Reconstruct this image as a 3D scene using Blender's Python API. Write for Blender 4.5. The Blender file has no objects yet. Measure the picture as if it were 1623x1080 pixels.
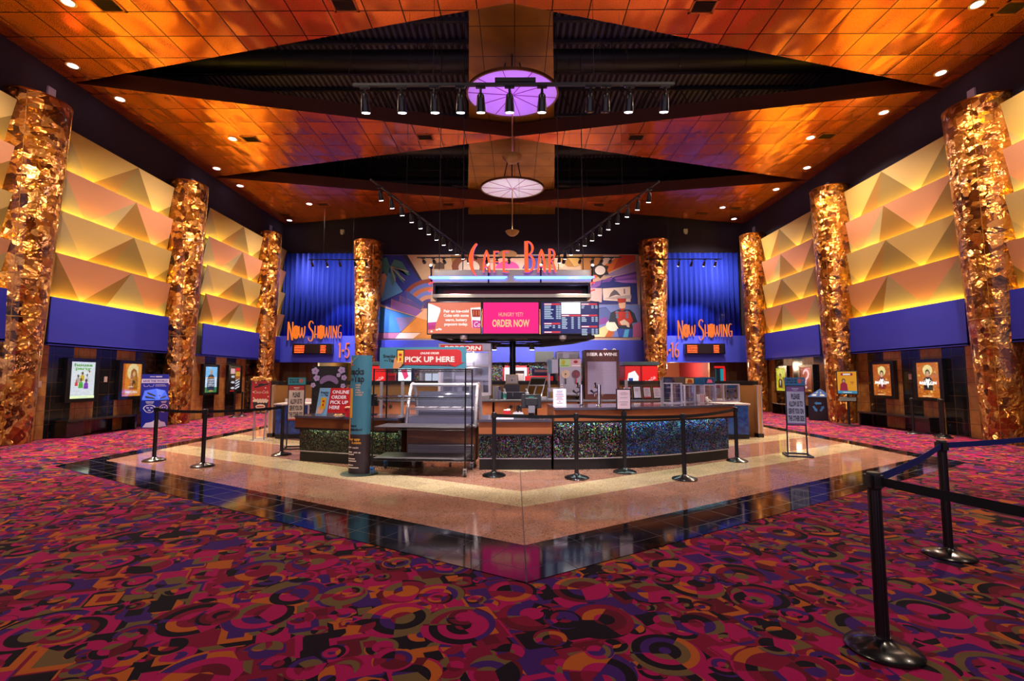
import bpy, bmesh, math, random
from mathutils import Vector, Matrix
random.seed(7)
S = bpy.context.scene
COL = S.collection
PI = math.pi
R = math.radians

# ------------------------------------------------------------------ colour
def lin(h):
    h = h.lstrip('#')
    o = []
    for i in (0, 2, 4):
        v = int(h[i:i+2], 16)/255
        o.append(v/12.92 if v <= .04045 else ((v+.055)/1.055)**2.4)
    return (o[0], o[1], o[2], 1)

# ------------------------------------------------------------------ node helper
class G:
    def __init__(s, name):
        s.m = bpy.data.materials.new(name); s.m.use_nodes = True
        s.t = s.m.node_tree; s.t.nodes.clear()
        s.out = s.t.nodes.new('ShaderNodeOutputMaterial')
    def n(s, kind, **kw):
        x = s.t.nodes.new('ShaderNode'+kind)
        for k, v in kw.items(): setattr(x, k, v)
        return x
    def put(s, sock, v):
        if v is None: return
        if hasattr(v, 'is_output'): s.t.links.new(v, sock)
        else: sock.default_value = v
    def math(s, op, a, b=None, c=None, clamp=False):
        x = s.n('Math', operation=op, use_clamp=clamp)
        s.put(x.inputs[0], a)
        if b is not None: s.put(x.inputs[1], b)
        if c is not None: s.put(x.inputs[2], c)
        return x.outputs[0]
    def vm(s, op, a, b=None, sc=None):
        x = s.n('VectorMath', operation=op)
        s.put(x.inputs[0], a)
        if b is not None: s.put(x.inputs[1], b)
        if sc is not None: s.put(x.inputs['Scale'], sc)
        return x.outputs['Value'] if op in ('LENGTH', 'DISTANCE', 'DOT_PRODUCT') else x.outputs[0]
    def sep(s, v):
        x = s.n('SeparateXYZ'); s.put(x.inputs[0], v); return x.outputs
    def comb(s, a=0., b=0., c=0.):
        x = s.n('CombineXYZ'); s.put(x.inputs[0], a); s.put(x.inputs[1], b); s.put(x.inputs[2], c); return x.outputs[0]
    def pos(s): return s.n('NewGeometry').outputs['Position']
    def nor(s): return s.n('NewGeometry').outputs['Normal']
    def obj(s): return s.n('TexCoord').outputs['Object']
    def noise(s, v, sc, det=2., rough=.5):
        x = s.n('TexNoise'); s.put(x.inputs['Vector'], v); s.put(x.inputs['Scale'], sc)
        s.put(x.inputs['Detail'], det); s.put(x.inputs['Roughness'], rough); return x.outputs[0], x.outputs[1]
    def voro(s, v, sc, rnd=1., feat='F1', dist='EUCLIDEAN'):
        x = s.n('TexVoronoi', feature=feat, distance=dist); s.put(x.inputs['Vector'], v); s.put(x.inputs['Scale'], sc)
        s.put(x.inputs['Randomness'], rnd); return x.outputs
    def white(s, v):
        x = s.n('TexWhiteNoise'); s.put(x.inputs['Vector'], v); return x.outputs[0], x.outputs[1]
    def ramp(s, f, stops, const=False):
        x = s.n('ValToRGB'); s.put(x.inputs[0], f); r = x.color_ramp
        r.interpolation = 'CONSTANT' if const else 'LINEAR'
        while len(r.elements) < len(stops): r.elements.new(.5)
        for e, (p, c) in zip(r.elements, stops): e.position = p; e.color = c if not isinstance(c, str) else lin(c)
        return x.outputs[0]
    def mix(s, f, a, b, mode='MIX'):
        x = s.n('Mix', data_type='RGBA', blend_type=mode); s.put(x.inputs[0], f)
        s.put(x.inputs[6], lin(a) if isinstance(a, str) else a); s.put(x.inputs[7], lin(b) if isinstance(b, str) else b)
        return x.outputs[2]
    def bump(s, h, st=.3, d=.02, nrm=None):
        x = s.n('Bump'); s.put(x.inputs['Height'], h); s.put(x.inputs['Strength'], st); s.put(x.inputs['Distance'], d)
        if nrm is not None: s.put(x.inputs['Normal'], nrm)
        return x.outputs[0]
    def bsdf(s, col='#808080', rough=.5, metal=0., nrm=None, em=None, ems=0., coat=0., spec=.5, crough=.05):
        b = s.n('BsdfPrincipled')
        s.put(b.inputs['Base Color'], lin(col) if isinstance(col, str) else col)
        s.put(b.inputs['Roughness'], rough); s.put(b.inputs['Metallic'], metal)
        s.put(b.inputs['Specular IOR Level'], spec)
        if nrm is not None: s.put(b.inputs['Normal'], nrm)
        if coat: s.put(b.inputs['Coat Weight'], coat); s.put(b.inputs['Coat Roughness'], crough)
        if em is not None:
            s.put(b.inputs['Emission Color'], lin(em) if isinstance(em, str) else em); s.put(b.inputs['Emission Strength'], ems)
        s.t.links.new(b.outputs[0], s.out.inputs[0]); return s.m

_pm = {}
def pm(col, rough=.5, metal=0., coat=0., nz=.08, nsc=6.):
    """plain paint / plastic / metal with a faint mottling"""
    k = (col, rough, metal, coat)
    if k not in _pm:
        g = G('paint_'+col.strip('#')+'_%d' % len(_pm))
        f, _ = g.noise(g.obj(), nsc, 3.)
        c = lin(col)
        a = tuple(x*(1-nz) for x in c[:3])+(1,); b = tuple(min(1, x*(1+nz)) for x in c[:3])+(1,)
        _pm[k] = g.bsdf(g.mix(f, a, b), rough, metal, coat=coat)
    return _pm[k]
KE = .42
_em = {}
def em(col, st=1.):
    k = (col, st)
    if k not in _em:
        g = G('glow_'+col.strip('#')+'_%d' % len(_em))
        f, _ = g.noise(g.obj(), 9., 2.)
        c = lin(col)
        _em[k] = g.bsdf('#050505', .35, 0., em=g.mix(f, tuple(x*.93 for x in c[:3])+(1,), c), ems=st*KE)
    return _em[k]

# ------------------------------------------------------------------ mesh builder
_txt = {}
def text_geo(s, bold):
    k = (s, bold)
    if k not in _txt:
        cu = bpy.data.curves.new('t', 'FONT'); cu.body = s; cu.size = 1; cu.resolution_u = 3
        cu.offset = .034 if bold else 0.
        o = bpy.data.objects.new('t', cu); COL.objects.link(o)
        me = bpy.data.meshes.new_from_object(o)
        v = [(p.co.x, p.co.y) for p in me.vertices]; f = [tuple(p.vertices) for p in me.polygons]
        bpy.data.objects.remove(o); bpy.data.curves.remove(cu); bpy.data.meshes.remove(me)
        _txt[k] = (v, f)
    return _txt[k]

class MB:
    def __init__(s): s.v = []; s.f = []; s.m = []
    def add(s, vs, fs, m=0):
        b = len(s.v); s.v += [tuple(p) for p in vs]
        for f in fs: s.f.append(tuple(b+i for i in f)); s.m.append(m)
        return s
    def box(s, x0, x1, y0, y1, z0, z1, m=0):
        return s.add([(x0,y0,z0),(x1,y0,z0),(x1,y1,z0),(x0,y1,z0),(x0,y0,z1),(x1,y0,z1),(x1,y1,z1),(x0,y1,z1)],
                     [(0,3,2,1),(4,5,6,7),(0,1,5,4),(1,2,6,5),(2,3,7,6),(3,0,4,7)], m)
    def cbox(s, c, d, m=0, rot=None):
        b = len(s.v)
        s.box(-d[0]/2, d[0]/2, -d[1]/2, d[1]/2, -d[2]/2, d[2]/2, m)
        M = rot if rot is not None else Matrix.Identity(3)
        for i in range(b, len(s.v)): s.v[i] = tuple(M @ Vector(s.v[i]) + Vector(c))
        return s
    def quad(s, a, b, c, d, m=0): return s.add([a, b, c, d], [(0,1,2,3)], m)
    def lathe(s, prof, c=(0,0,0), n=24, m=0, sx=1., sy=1., caps=True):
        b = len(s.v)
        for r, z in prof:
            for i in range(n):
                a = 2*PI*i/n; s.v.append((c[0]+r*sx*math.cos(a), c[1]+r*sy*math.sin(a), c[2]+z))
        for j in range(len(prof)-1):
            for i in range(n):
                k = (i+1) % n; s.f.append((b+j*n+i, b+j*n+k, b+(j+1)*n+k, b+(j+1)*n+i)); s.m.append(m)
        if caps:
            s.f.append(tuple(b+i for i in range(n))[::-1]); s.m.append(m)
            s.f.append(tuple(b+(len(prof)-1)*n+i for i in range(n))); s.m.append(m)
        return s
    def rod(s, a, b, r, n=8, m=0, r2=None):
        a = Vector(a); b = Vector(b); d = (b-a).normalized()
        u = d.orthogonal().normalized(); w = d.cross(u); o = len(s.v)
        for p, rr in ((a, r), (b, r if r2 is None else r2)):
            for i in range(n):
                t = 2*PI*i/n; s.v.append(tuple(p+u*math.cos(t)*rr+w*math.sin(t)*rr))
        for i in range(n):
            k = (i+1) % n; s.f.append((o+i, o+k, o+n+k, o+n+i)); s.m.append(m)
        s.f.append(tuple(o+i for i in range(n))[::-1]); s.m.append(m)
        s.f.append(tuple(o+n+i for i in range(n))); s.m.append(m)
        return s
    def tube(s, pts, r, n=6, m=0):
        for a, b in zip(pts[:-1], pts[1:]): s.rod(a, b, r, n, m)
        return s
    def bar(s, a, b, w, h, m=0):
        """rectangular bar from a to b, w across (horizontal), h up"""
        a = Vector(a); b = Vector(b); d = (b-a).normalized()
        u = d.cross(Vector((0,0,1)));
        if u.length < 1e-4: u = Vector((1,0,0))
        u.normalize(); t = u.cross(d); o = []
        for p in (a, b):
            for x, y in ((-1,-1),(1,-1),(1,1),(-1,1)): o.append(tuple(p+u*x*w/2+t*y*h/2))
        return s.add(o, [(0,3,2,1),(4,5,6,7),(0,1,5,4),(1,2,6,5),(2,3,7,6),(3,0,4,7)], m)
    def prism(s, poly, z0, z1, m=0, ms=None):
        """horizontal polygon extruded in z; ms = material of the sides"""
        n = len(poly); b = len(s.v)
        s.v += [(x, y, z0) for x, y in poly]+[(x, y, z1) for x, y in poly]
        s.f.append(tuple(b+i for i in range(n))[::-1]); s.m.append(m)
        s.f.append(tuple(b+n+i for i in range(n))); s.m.append(m if ms is None else ms)
        for i in range(n):
            k = (i+1) % n; s.f.append((b+i, b+k, b+n+k, b+n+i)); s.m.append(m if ms is None else ms)
        return s
    def slab(s, poly, y0, y1, m=0):
        """polygon in the x-z plane given by (x, z), front at y0, back at y1"""
        n = len(poly); b = len(s.v)
        s.v += [(x, y0, z) for x, z in poly]+[(x, y1, z) for x, z in poly]
        s.f.append(tuple(b+i for i in range(n))); s.m.append(m)
        s.f.append(tuple(b+n+i for i in range(n))[::-1]); s.m.append(m)
        for i in range(n):
            k = (i+1) % n; s.f.append((b+k, b+i, b+n+i, b+n+k)); s.m.append(m)
        return s
    def side(s, poly, x0, x1, m=0):
        """polygon in the y-z plane given by (y, z), extruded from x0 to x1"""
        n = len(poly); b = len(s.v)
        s.v += [(x0, y, z) for y, z in poly]+[(x1, y, z) for y, z in poly]
        s.f.append(tuple(b+i for i in range(n))[::-1]); s.m.append(m)
        s.f.append(tuple(b+n+i for i in range(n))); s.m.append(m)
        for i in range(n):
            k = (i+1) % n; s.f.append((b+i, b+k, b+n+k, b+n+i)); s.m.append(m)
        return s
    def disc(s, cx, cz, rx, rz, y, m=0, n=20, d=.002):
        return s.slab([(cx+rx*math.cos(2*PI*i/n), cz+rz*math.sin(2*PI*i/n)) for i in range(n)], y, y+d, m)
    def text(s, body, cx, cz, h, y, m=0, w=None, bold=True, al='C', shear=0., rot=0.):
        v, f = text_geo(body, bold)
        if not v: return s
        x0 = min(p[0] for p in v); x1 = max(p[0] for p in v)
        cap = .73; sz = h/cap; sx = sz if w is None else w/(x1-x0)
        W = (x1-x0)*sx
        ox = {'C': cx-W/2, 'L': cx, 'R': cx-W}[al]
        P = []
        for a, b in v:
            X = (a-x0)*sx+shear*b*sz; Z = b*sz-h/2
            px, pz = ox+X-cx, Z
            if rot: px, pz = px*math.cos(rot)-pz*math.sin(rot), px*math.sin(rot)+pz*math.cos(rot)
            P.append((cx+px, y, cz+pz))
        return s.add(P, [t for t in f], m)
    def stroke(s, pts, ws, y0, y1, m=0, ms=None):
        """ribbon of changing width through (x, z) points, front y0, back y1"""
        n = len(pts); L = []; Rr = []
        for i in range(n):
            a = Vector(pts[max(0, i-1)]); b = Vector(pts[min(n-1, i+1)]); d = (b-a).normalized(); q = Vector((-d.y, d.x))
            w = ws[i] if hasattr(ws, '__len__') else ws
            p = Vector(pts[i]); L.append(p+q*w/2); Rr.append(p-q*w/2)
        b = len(s.v); ms = m if ms is None else ms
        for y in (y0, y1):
            for p in L: s.v.append((p.x, y, p.y))
            for p in Rr: s.v.append((p.x, y, p.y))
        N = 2*n
        for i in range(n-1):
            s.f.append((b+i, b+n+i, b+n+i+1, b+i+1)); s.m.append(m)
            s.f.append((b+N+i, b+N+i+1, b+N+n+i+1, b+N+n+i)); s.m.append(ms)
            s.f.append((b+i, b+i+1, b+N+i+1, b+N+i)); s.m.append(ms)
            s.f.append((b+n+i, b+N+n+i, b+N+n+i+1, b+n+i+1)); s.m.append(ms)
        for i in (0, n-1):
            s.f.append((b+i, b+N+i, b+N+n+i, b+n+i)); s.m.append(ms)
        return s
    def build(s, name, mats, parent=None, smooth=False, bevel=0.):
        me = bpy.data.meshes.new(name); me.from_pydata(s.v, [], s.f); me.update()
        if not isinstance(mats, (list, tuple)): mats = [mats]
        for x in mats: me.materials.append(x)
        me.polygons.foreach_set('material_index', s.m)
        bm = bmesh.new(); bm.from_mesh(me)
        bmesh.ops.recalc_face_normals(bm, faces=bm.faces); bm.to_mesh(me); bm.free()
        if smooth:
            me.polygons.foreach_set('use_smooth', [True]*len(me.polygons)); me.set_sharp_from_angle(angle=R(38))
        o = bpy.data.objects.new(name, me); COL.objects.link(o)
        if parent is not None: o.parent = parent
        if bevel:
            b = o.modifiers.new('edge', 'BEVEL'); b.width = bevel; b.segments = 2; b.limit_method = 'ANGLE'; b.angle_limit = R(40)
        return o

def tag(o, label, cat, group=None, kind=None):
    o['label'] = label; o['category'] = cat
    if group: o['group'] = group
    if kind: o['kind'] = kind
    return o
def thing(name, label, cat, loc=(0,0,0), rz=0., group=None):
    o = bpy.data.objects.new(name, None); COL.objects.link(o); o.empty_display_size = .1
    o.location = loc; o.rotation_euler = (0, 0, rz)
    return tag(o, label, cat, group)
def struct(o, label=None):
    o['kind'] = 'structure'
    if label: o['label'] = label
    return o
def kids(o): return [c for c in bpy.data.objects if c.parent == o]
def dup(root, loc, rz=None, label=None):
    r = root.copy(); COL.objects.link(r); r.location = loc
    if rz is not None: r.rotation_euler = (0, 0, rz)
    if label: r['label'] = label
    for c in kids(root):
        d = c.copy(); COL.objects.link(d); d.parent = r
        for e in kids(c):
            g = e.copy(); COL.objects.link(g); g.parent = d
    return r
def lamp(name, kind, loc, power, col=(1,1,1), target=None, size=.1, angle=60, blend=.5, parent=None):
    l = bpy.data.lights.new(name, kind); l.energy = power; l.color = col
    if kind == 'SPOT': l.spot_size = R(angle); l.spot_blend = blend; l.shadow_soft_size = size
    elif kind == 'POINT': l.shadow_soft_size = size
    elif kind == 'AREA': l.size = size
    o = bpy.data.objects.new(name, l); COL.objects.link(o); o.location = loc
    if target is not None:
        o.rotation_euler = (Vector(target)-Vector(loc)).to_track_quat('-Z', 'Y').to_euler()
    return o

# ------------------------------------------------------------------ room numbers (metres; camera at 0,0,1.55)
XL, XR, YB = -12.1, 12.0, 24.5
ZS = 9.6            # underside of the copper soffit
NL = [-5.98, .15, 6.28, 12.41, 18.54, 24.45]
NR = [-5.6, .55, 6.67, 12.8, 19.0, 24.45]
AP = [-2.7, 3.5, 9.63, 15.44, 21.46]
# ------------------------------------------------------------------ materials
def carpet_mat():
    g = G('carpet_pattern')
    P = g.sep(g.pos()); p2 = g.comb(P[0], P[1], 0.)
    def palette(h):
        return g.ramp(h, [(0, '#780a2c'), (.16, '#a00a50'), (.36, '#5a0a1c'), (.46, '#08050c'), (.63, '#3a1660'), (.79, '#66502e'), (.91, '#ac5418')], True)
    # angular blocks underneath
    rot = g.comb(g.math('ADD', P[0], g.math('MULTIPLY', P[1], .45)), g.math('SUBTRACT', P[1], g.math('MULTIPLY', P[0], .3)), 0.)
    v0 = g.voro(rot, 4.2, .95, dist='CHEBYCHEV')
    st = g.math('FLOOR', g.math('MULTIPLY', v0['Distance'], 4.6))
    h0 = g.white(g.vm('ADD', v0['Color'], g.comb(st, 0., 0.)))[0]
    col = palette(h0)
    def layer(col, scale, rnd, rmin, rmax, nr, off, seed, cover):
        q = g.vm('ADD', p2, (seed*3.17, seed*1.71, 0.))
        v = g.voro(q, scale, rnd)
        loc = g.vm('SUBTRACT', q, v['Position'])
        c = g.sep(v['Color'])
        # eccentric inner rings give the crescents
        o = g.vm('SCALE', g.vm('SUBTRACT', v['Color'], (.5, .5, .5)), sc=off)
        os_ = g.sep(o); loc2 = g.vm('SUBTRACT', loc, g.comb(os_[0], os_[1], 0.))
        l = g.sep(loc); d = g.vm('LENGTH', loc); d2 = g.vm('LENGTH', loc2)
        rad = g.math('ADD', rmin, g.math('MULTIPLY', c[0], rmax-rmin))
        ring = g.math('FLOOR', g.math('MULTIPLY', g.math('DIVIDE', d2, rad), nr))
        ang = g.math('ADD', g.math('ARCTAN2', l[1], l[0]), g.math('MULTIPLY', c[1], 9.))
        ang = g.math('ADD', ang, g.math('MULTIPLY', ring, 2.1))
        sec = g.math('FLOOR', g.math('MULTIPLY', ang, 3/(2*PI)))
        h = g.white(g.vm('ADD', g.comb(ring, sec, seed), v['Color']))[0]
        mask = g.math('LESS_THAN', d, rad)
        mask = g.math('MULTIPLY', mask, g.math('LESS_THAN', c[2], cover))
        return g.mix(mask, col, palette(h))
    col = layer(col, 5.2, .7, .07, .12, 3., .05, 5., .6)
    col = layer(col, 2.3, .55, .17, .25, 4.4, .10, 1., .86)
    col = layer(col, 3.1, .8, .09, .14, 4., .05, 2., .42)
    f, _ = g.noise(g.pos(), 260., 2.)
    f2, _ = g.noise(g.pos(), 1.3, 2.)
    col = g.mix(g.math('MULTIPLY', f, .5), col, (.0, .0, .0, 1))
    col = g.mix(g.math('MULTIPLY', f2, .25), col, (.02, .0, .02, 1))
    return g.bsdf(col, .95, 0., nrm=g.bump(f, .6, .004), spec=.12)

def stone_mat():
    g = G('polished_granite')
    P = g.sep(g.pos()); x, y = P[0], P[1]
    pos_x = g.math('GREATER_THAN', x, .09)
    sl = g.math('ADD', .583, g.math('MULTIPLY', pos_x, .052))
    xc = g.math('SUBTRACT', x, .09); ax = g.math('ABSOLUTE', xc)
    v = g.math('SUBTRACT', y, g.math('MULTIPLY', ax, sl))
    sd = g.math('SUBTRACT', 8.22, ax)
    # chevron bands
    b = g.math('MODULO', g.math('ADD', g.math('SUBTRACT', v, 4.57), 21.2), 2.12)
    beige = g.math('GREATER_THAN', b, 1.32)
    n1, _ = g.noise(g.pos(), 70., 3.)
    n3, _ = g.noise(g.pos(), 24., 2.)
    pink = g.ramp(n1, [(.3, '#5c3a30'), (.45, '#a3705c'), (.6, '#b98a74'), (.72, '#8a5c4c')])
    bei = g.ramp(n1, [(.3, '#8a7358'), (.5, '#cdb48c'), (.65, '#dcc9a4')])
    st = g.mix(beige, pink, bei)
    black = g.math('MAXIMUM', g.math('LESS_THAN', v, 4.57), g.math('LESS_THAN', sd, .42))
    blk = g.ramp(n1, [(.4, '#050507'), (.7, '#0b0b10'), (.8, '#1c1c26')])
    col = g.mix(black, st, blk)
    # tiles: along and across the chevron edge
    al = g.math('ADD', ax, g.math('MULTIPLY', y, .58))
    def seam(c, per, w):
        m = g.math('PINGPONG', c, per/2); return g.math('LESS_THAN', m, w)
    grout = g.math('MAXIMUM', seam(v, .4, .004), seam(al, .46, .004))
    grout = g.math('MAXIMUM', grout, g.math('LESS_THAN', ax, .006))
    tid = g.white(g.comb(g.math('FLOOR', g.math('DIVIDE', v, .4)), g.math('FLOOR', g.math('DIVIDE', al, .46)), pos_x))[0]
    col = g.mix(g.math('MULTIPLY', tid, .22), col, (.02, .015, .015, 1))
    col = g.mix(g.math('MULTIPLY', grout, .75), col, '#221a1a')
    return g.bsdf(col, g.math('ADD', .07, g.math('MULTIPLY', grout, .4)), 0., spec=.5)

def copper_mat():
    g = G('copper_ceiling_tiles')
    P = g.sep(g.pos())
    u = g.math('DIVIDE', P[0], .82); w = g.math('DIVIDE', P[1], .76)
    fu = g.math('FRACT', u); fw = g.math('FRACT', w)
    eu = g.math('MINIMUM', fu, g.math('SUBTRACT', 1., fu)); ew = g.math('MINIMUM', fw, g.math('SUBTRACT', 1., fw))
    e = g.math('MINIMUM', eu, ew)
    seam = g.math('LESS_THAN', e, .016)
    tid = g.comb(g.math('FLOOR', u), g.math('FLOOR', w), 0.)
    r, rc = g.white(tid)
    sp, _ = g.noise(g.pos(), 55., 2.)
    big, _ = g.noise(g.vm('MULTIPLY', g.pos(), (.8, 1.6, 1.)), .9, 2.)
    # every sheet bows a little and hangs at its own small angle
    bow = g.math('MULTIPLY', g.math('MULTIPLY', fu, g.math('SUBTRACT', 1., fu)), g.math('MULTIPLY', fw, g.math('SUBTRACT', 1., fw)))
    wav, _ = g.noise(g.vm('ADD', g.vm('MULTIPLY', g.pos(), (1.6, .7, 1.)), g.vm('SCALE', rc, sc=9.)), 1.1, 1.)
    h = g.math('ADD', g.math('MULTIPLY', bow, 1.2), g.math('MULTIPLY', wav, .72))
    nb = g.bump(h, .55, .13)
    tilt = g.vm('SCALE', g.vm('SUBTRACT', rc, (.5, .5, .5)), sc=.05)
    nb = g.vm('NORMALIZE', g.vm('ADD', nb, tilt))
    col = g.mix(g.ramp(sp, [(.42, (0, 0, 0, 1)), (.5, (1, 1, 1, 1))]), '#b8521c', '#dc7430')
    col = g.mix(g.math('MULTIPLY', r, .35), col, '#c4602a')
    col = g.mix(seam, col, '#2a0f05')
    return g.bsdf(col, g.math('ADD', .15, g.math('MULTIPLY', sp, .12)), .66, nrm=nb)

def flake_mat():
    g = G('gold_foil_flakes')
    q = g.obj()
    P = g.sep(q)
    ang = g.math('ARCTAN2', P[1], P[0])
    uv = g.comb(g.math('MULTIPLY', ang, .55), P[2], 0.)
    nz = g.noise(uv, 2.2, 2.)[1]
    uv2 = g.vm('ADD', uv, g.vm('SCALE', g.vm('SUBTRACT', nz, (.5, .5, .5)), sc=.16))
    v = g.voro(uv2, 4.2, 1.)
    vb = g.voro(g.vm('ADD', uv2, (3.3, 7.1, 0.)), 8.5, 1.)
    pick = g.math('GREATER_THAN', g.sep(vb['Color'])[2], .62)
    cc = g.mix(pick, v['Color'], vb['Color'])
    s = g.sep(cc)
    col = g.ramp(s[0], [(0, '#4a240c'), (.22, '#7e4414'), (.5, '#a8661e'), (.75, '#b67630'), (1, '#c89050')])
    tilt = g.vm('SCALE', g.vm('SUBTRACT', cc, (.5, .5, .5)), sc=.9)
    crk = g.bump(g.noise(uv2, 7., 2.)[0], .8, .09)
    nn = g.vm('NORMALIZE', g.vm('ADD', crk, tilt))
    b = g.n('BsdfPrincipled')
    g.put(b.inputs['Base Color'], col); g.put(b.inputs['Roughness'], .34); g.put(b.inputs['Metallic'], .8)
    g.put(b.inputs['Normal'], nn); g.put(b.inputs['Coat Weight'], .55); g.put(b.inputs['Coat Roughness'], .06)
    g.t.links.new(b.outputs[0], g.out.inputs[0])
    return g.m

def glitter_mat(name, base, bright, sc=75., amt=.45, hues=None):
    g = G(name)
    v = g.voro(g.pos(), sc, 1.)
    s = g.sep(v['Color'])
    hs = g.n('CombineColor', mode='HSV'); g.put(hs.inputs[0], s[0]); g.put(hs.inputs[1], .82); g.put(hs.inputs[2], bright)
    c = hs.outputs[0]
    if hues: c = g.ramp(s[0], hues, True)
    on = g.math('GREATER_THAN', s[1], 1-amt)
    n2, _ = g.noise(g.pos(), 5., 2.)
    on = g.math('MULTIPLY', on, g.ramp(n2, [(.32, (.25,)*3+(1,)), (.62, (1,)*3+(1,))]))
    col = g.mix(on, base, c)
    tilt = g.vm('SCALE', g.vm('SUBTRACT', v['Color'], (.5, .5, .5)), sc=.9)
    nn = g.vm('NORMALIZE', g.vm('ADD', g.nor(), tilt))
    return g.bsdf(col, .32, .55, nrm=nn, coat=.3)

def tile_mat(name, stops, vein, gloss, per=(.355, .36), off=(0., 0.), coat=0.):
    g = G(name)
    P = g.sep(g.pos())
    n, _ = g.noise(g.pos(), 2.4, 6., .62)
    col = g.ramp(n, stops)
    a = g.math('ABSOLUTE', g.math('SUBTRACT', g.noise(g.pos(), 1.7, 4., .6)[0], .5))
    col = g.mix(g.math('MULTIPLY', g.math('LESS_THAN', a, .008), vein[1]), col, vein[0])
    h = g.math('ADD', P[1], off[0])
    su = g.math('LESS_THAN', g.math('PINGPONG', h, per[0]/2), .006)
    sz = g.math('LESS_THAN', g.math('PINGPONG', P[2], per[1]/2), .006)
    tid = g.white(g.comb(g.math('FLOOR', g.math('DIVIDE', h, per[0])), g.math('FLOOR', g.math('DIVIDE', P[2], per[1])), 0.))[0]
    col = g.mix(g.math('MULTIPLY', tid, .3), col, (.02, .012, .01, 1))
    col = g.mix(g.math('MAXIMUM', su, sz), col, '#4a3220')
    return g.bsdf(col, gloss, 0., coat=coat)

def wood_mat(name, a, b, sc=(1., 1., 14.), rough=.4):
    g = G(name)
    n, _ = g.noise(g.vm('MULTIPLY', g.obj(), sc), 4., 4., .6)
    return g.bsdf(g.ramp(n, [(.3, a), (.7, b)]), rough, 0., coat=.2)

def cloth_mat(name, col, dark, sc=140.):
    g = G(name)
    n, _ = g.noise(g.obj(), sc, 2.)
    return g.bsdf(g.mix(n, dark, col), .85, 0., nrm=g.bump(n, .3, .003), spec=.25)

def panel_mat(col):
    g = G('panel_fabric_'+col.strip('#'))
    n, _ = g.noise(g.vm('MULTIPLY', g.pos(), (1., 1., 3.)), 40., 3.)
    c = lin(col); a = tuple(x*.82 for x in c[:3])+(1,); b = tuple(min(1, x*1.1) for x in c[:3])+(1,)
    return g.bsdf(g.mix(n, a, b), .5, .25, nrm=g.bump(n, .25, .003))

def glass_mat(name='clear_glass', tint=(.92, .95, 1., 1), refl=.10):
    g = G(name)
    t = g.n('BsdfTransparent'); g.put(t.inputs[0], tint)
    s = g.n('BsdfGlossy'); g.put(s.inputs['Roughness'], .03); g.put(s.inputs[0], (.9, .9, 1., 1))
    lw = g.n('LayerWeight'); g.put(lw.inputs[0], .35)
    f = g.math('ADD', refl, g.math('MULTIPLY', lw.outputs['Fresnel'], .35), clamp=True)
    m = g.n('MixShader'); g.put(m.inputs[0], f); g.t.links.new(t.outputs[0], m.inputs[1]); g.t.links.new(s.outputs[0], m.inputs[2])
    g.t.links.new(m.outputs[0], g.out.inputs[0]); return g.m

def deck_mat():
    g = G('corrugated_roof_deck')
    P = g.sep(g.pos())
    w = g.math('PINGPONG', P[0], .11)
    return g.bsdf(g.ramp(g.math('DIVIDE', w, .11), [(0, '#14111c'), (.45, '#1c1828'), (.55, '#5a5070'), (1, '#6a5e84')]), .7, .0, nrm=g.bump(w, .8, .1))

def galaxy_mat():
    g = G('blue_marbled_laminate')
    n, _ = g.noise(g.pos(), 3.2, 6., .65)
    return g.bsdf(g.ramp(n, [(.3, '#10123a'), (.48, '#1d3a86'), (.6, '#2a5fae'), (.75, '#38306e')]), .25, 0., coat=.3)

def spine_mat():
    g = G('gold_spine_panels')
    P = g.sep(g.pos())
    u = g.math('PINGPONG', P[0], .42); w = g.math('PINGPONG', P[1], .55)
    s = g.math('MAXIMUM', g.math('LESS_THAN', u, .012), g.math('LESS_THAN', w, .014))
    n, _ = g.noise(g.pos(), 1.2, 3.)
    return g.bsdf(g.mix(s, g.ramp(n, [(.3, '#8c6024'), (.7, '#b8842f')]), '#4a3214'), .42, .5)

M_carpet = carpet_mat(); M_stone = stone_mat(); M_copper = copper_mat(); M_flake = flake_mat()
M_glit = glitter_mat('holographic_black_glitter', '#08070b', .62, 85., .27)
M_glitw = glitter_mat('confetti_wall_finish', '#1e2028', .6, 26., .5)
M_glitg = glitter_mat('silver_holographic_glitter', '#0c0f0e', .5, 85., .32, [(0, '#3f4a44'), (.3, '#5c6a5e'), (.55, '#7a6a3a'), (.75, '#2f6a5c'), (.9, '#8a5a5a')])
M_glitb = glitter_mat('blue_holographic_glitter', '#080c1a', .6, 85., .42, [(0, '#1f4fd0'), (.3, '#1a86b0'), (.5, '#5a3ab0'), (.65, '#20b090'), (.8, '#b08030'), (.9, '#b04a80')])
M_tan = tile_mat('tan_slate_tile', [(.25, '#6c4420'), (.45, '#9c6632'), (.6, '#b8843f'), (.78, '#7c4c22')], ('#c99a5c', .2), .42)
M_blk = tile_mat('black_marble_tile', [(.3, '#08080b'), (.6, '#101218'), (.8, '#1c2026')], ('#55504c', .15), .12)
M_wallhi = pm('#1d1428', .9); M_band = pm('#2028a4', .6); M_black = pm('#0a0a0c', .45); M_blackm = pm('#101014', .35, .3)
M_satin = pm('#0c0c0e', .22, 0., .4); M_steel = pm('#b4b0b4', .28, .9); M_alu = pm('#c8c4cc', .35, .7); M_chrome = pm('#e0e0e6', .08, 1.)
M_brown = wood_mat('brown_laminate', '#5a2c12', '#74401c', (1., 1., 3.)); M_wood = wood_mat('dark_stained_wood', '#2c100a', '#5a2416', (14., 14., .6))
M_orange = wood_mat('orange_laminate', '#94522a', '#a8643a', (.5, .5, 1.), .5)
M_top = pm('#4a4656', .16, 0., .5); M_glass = glass_mat(); M_deck = deck_mat(); M_galaxy = galaxy_mat(); M_spine = spine_mat()
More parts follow.
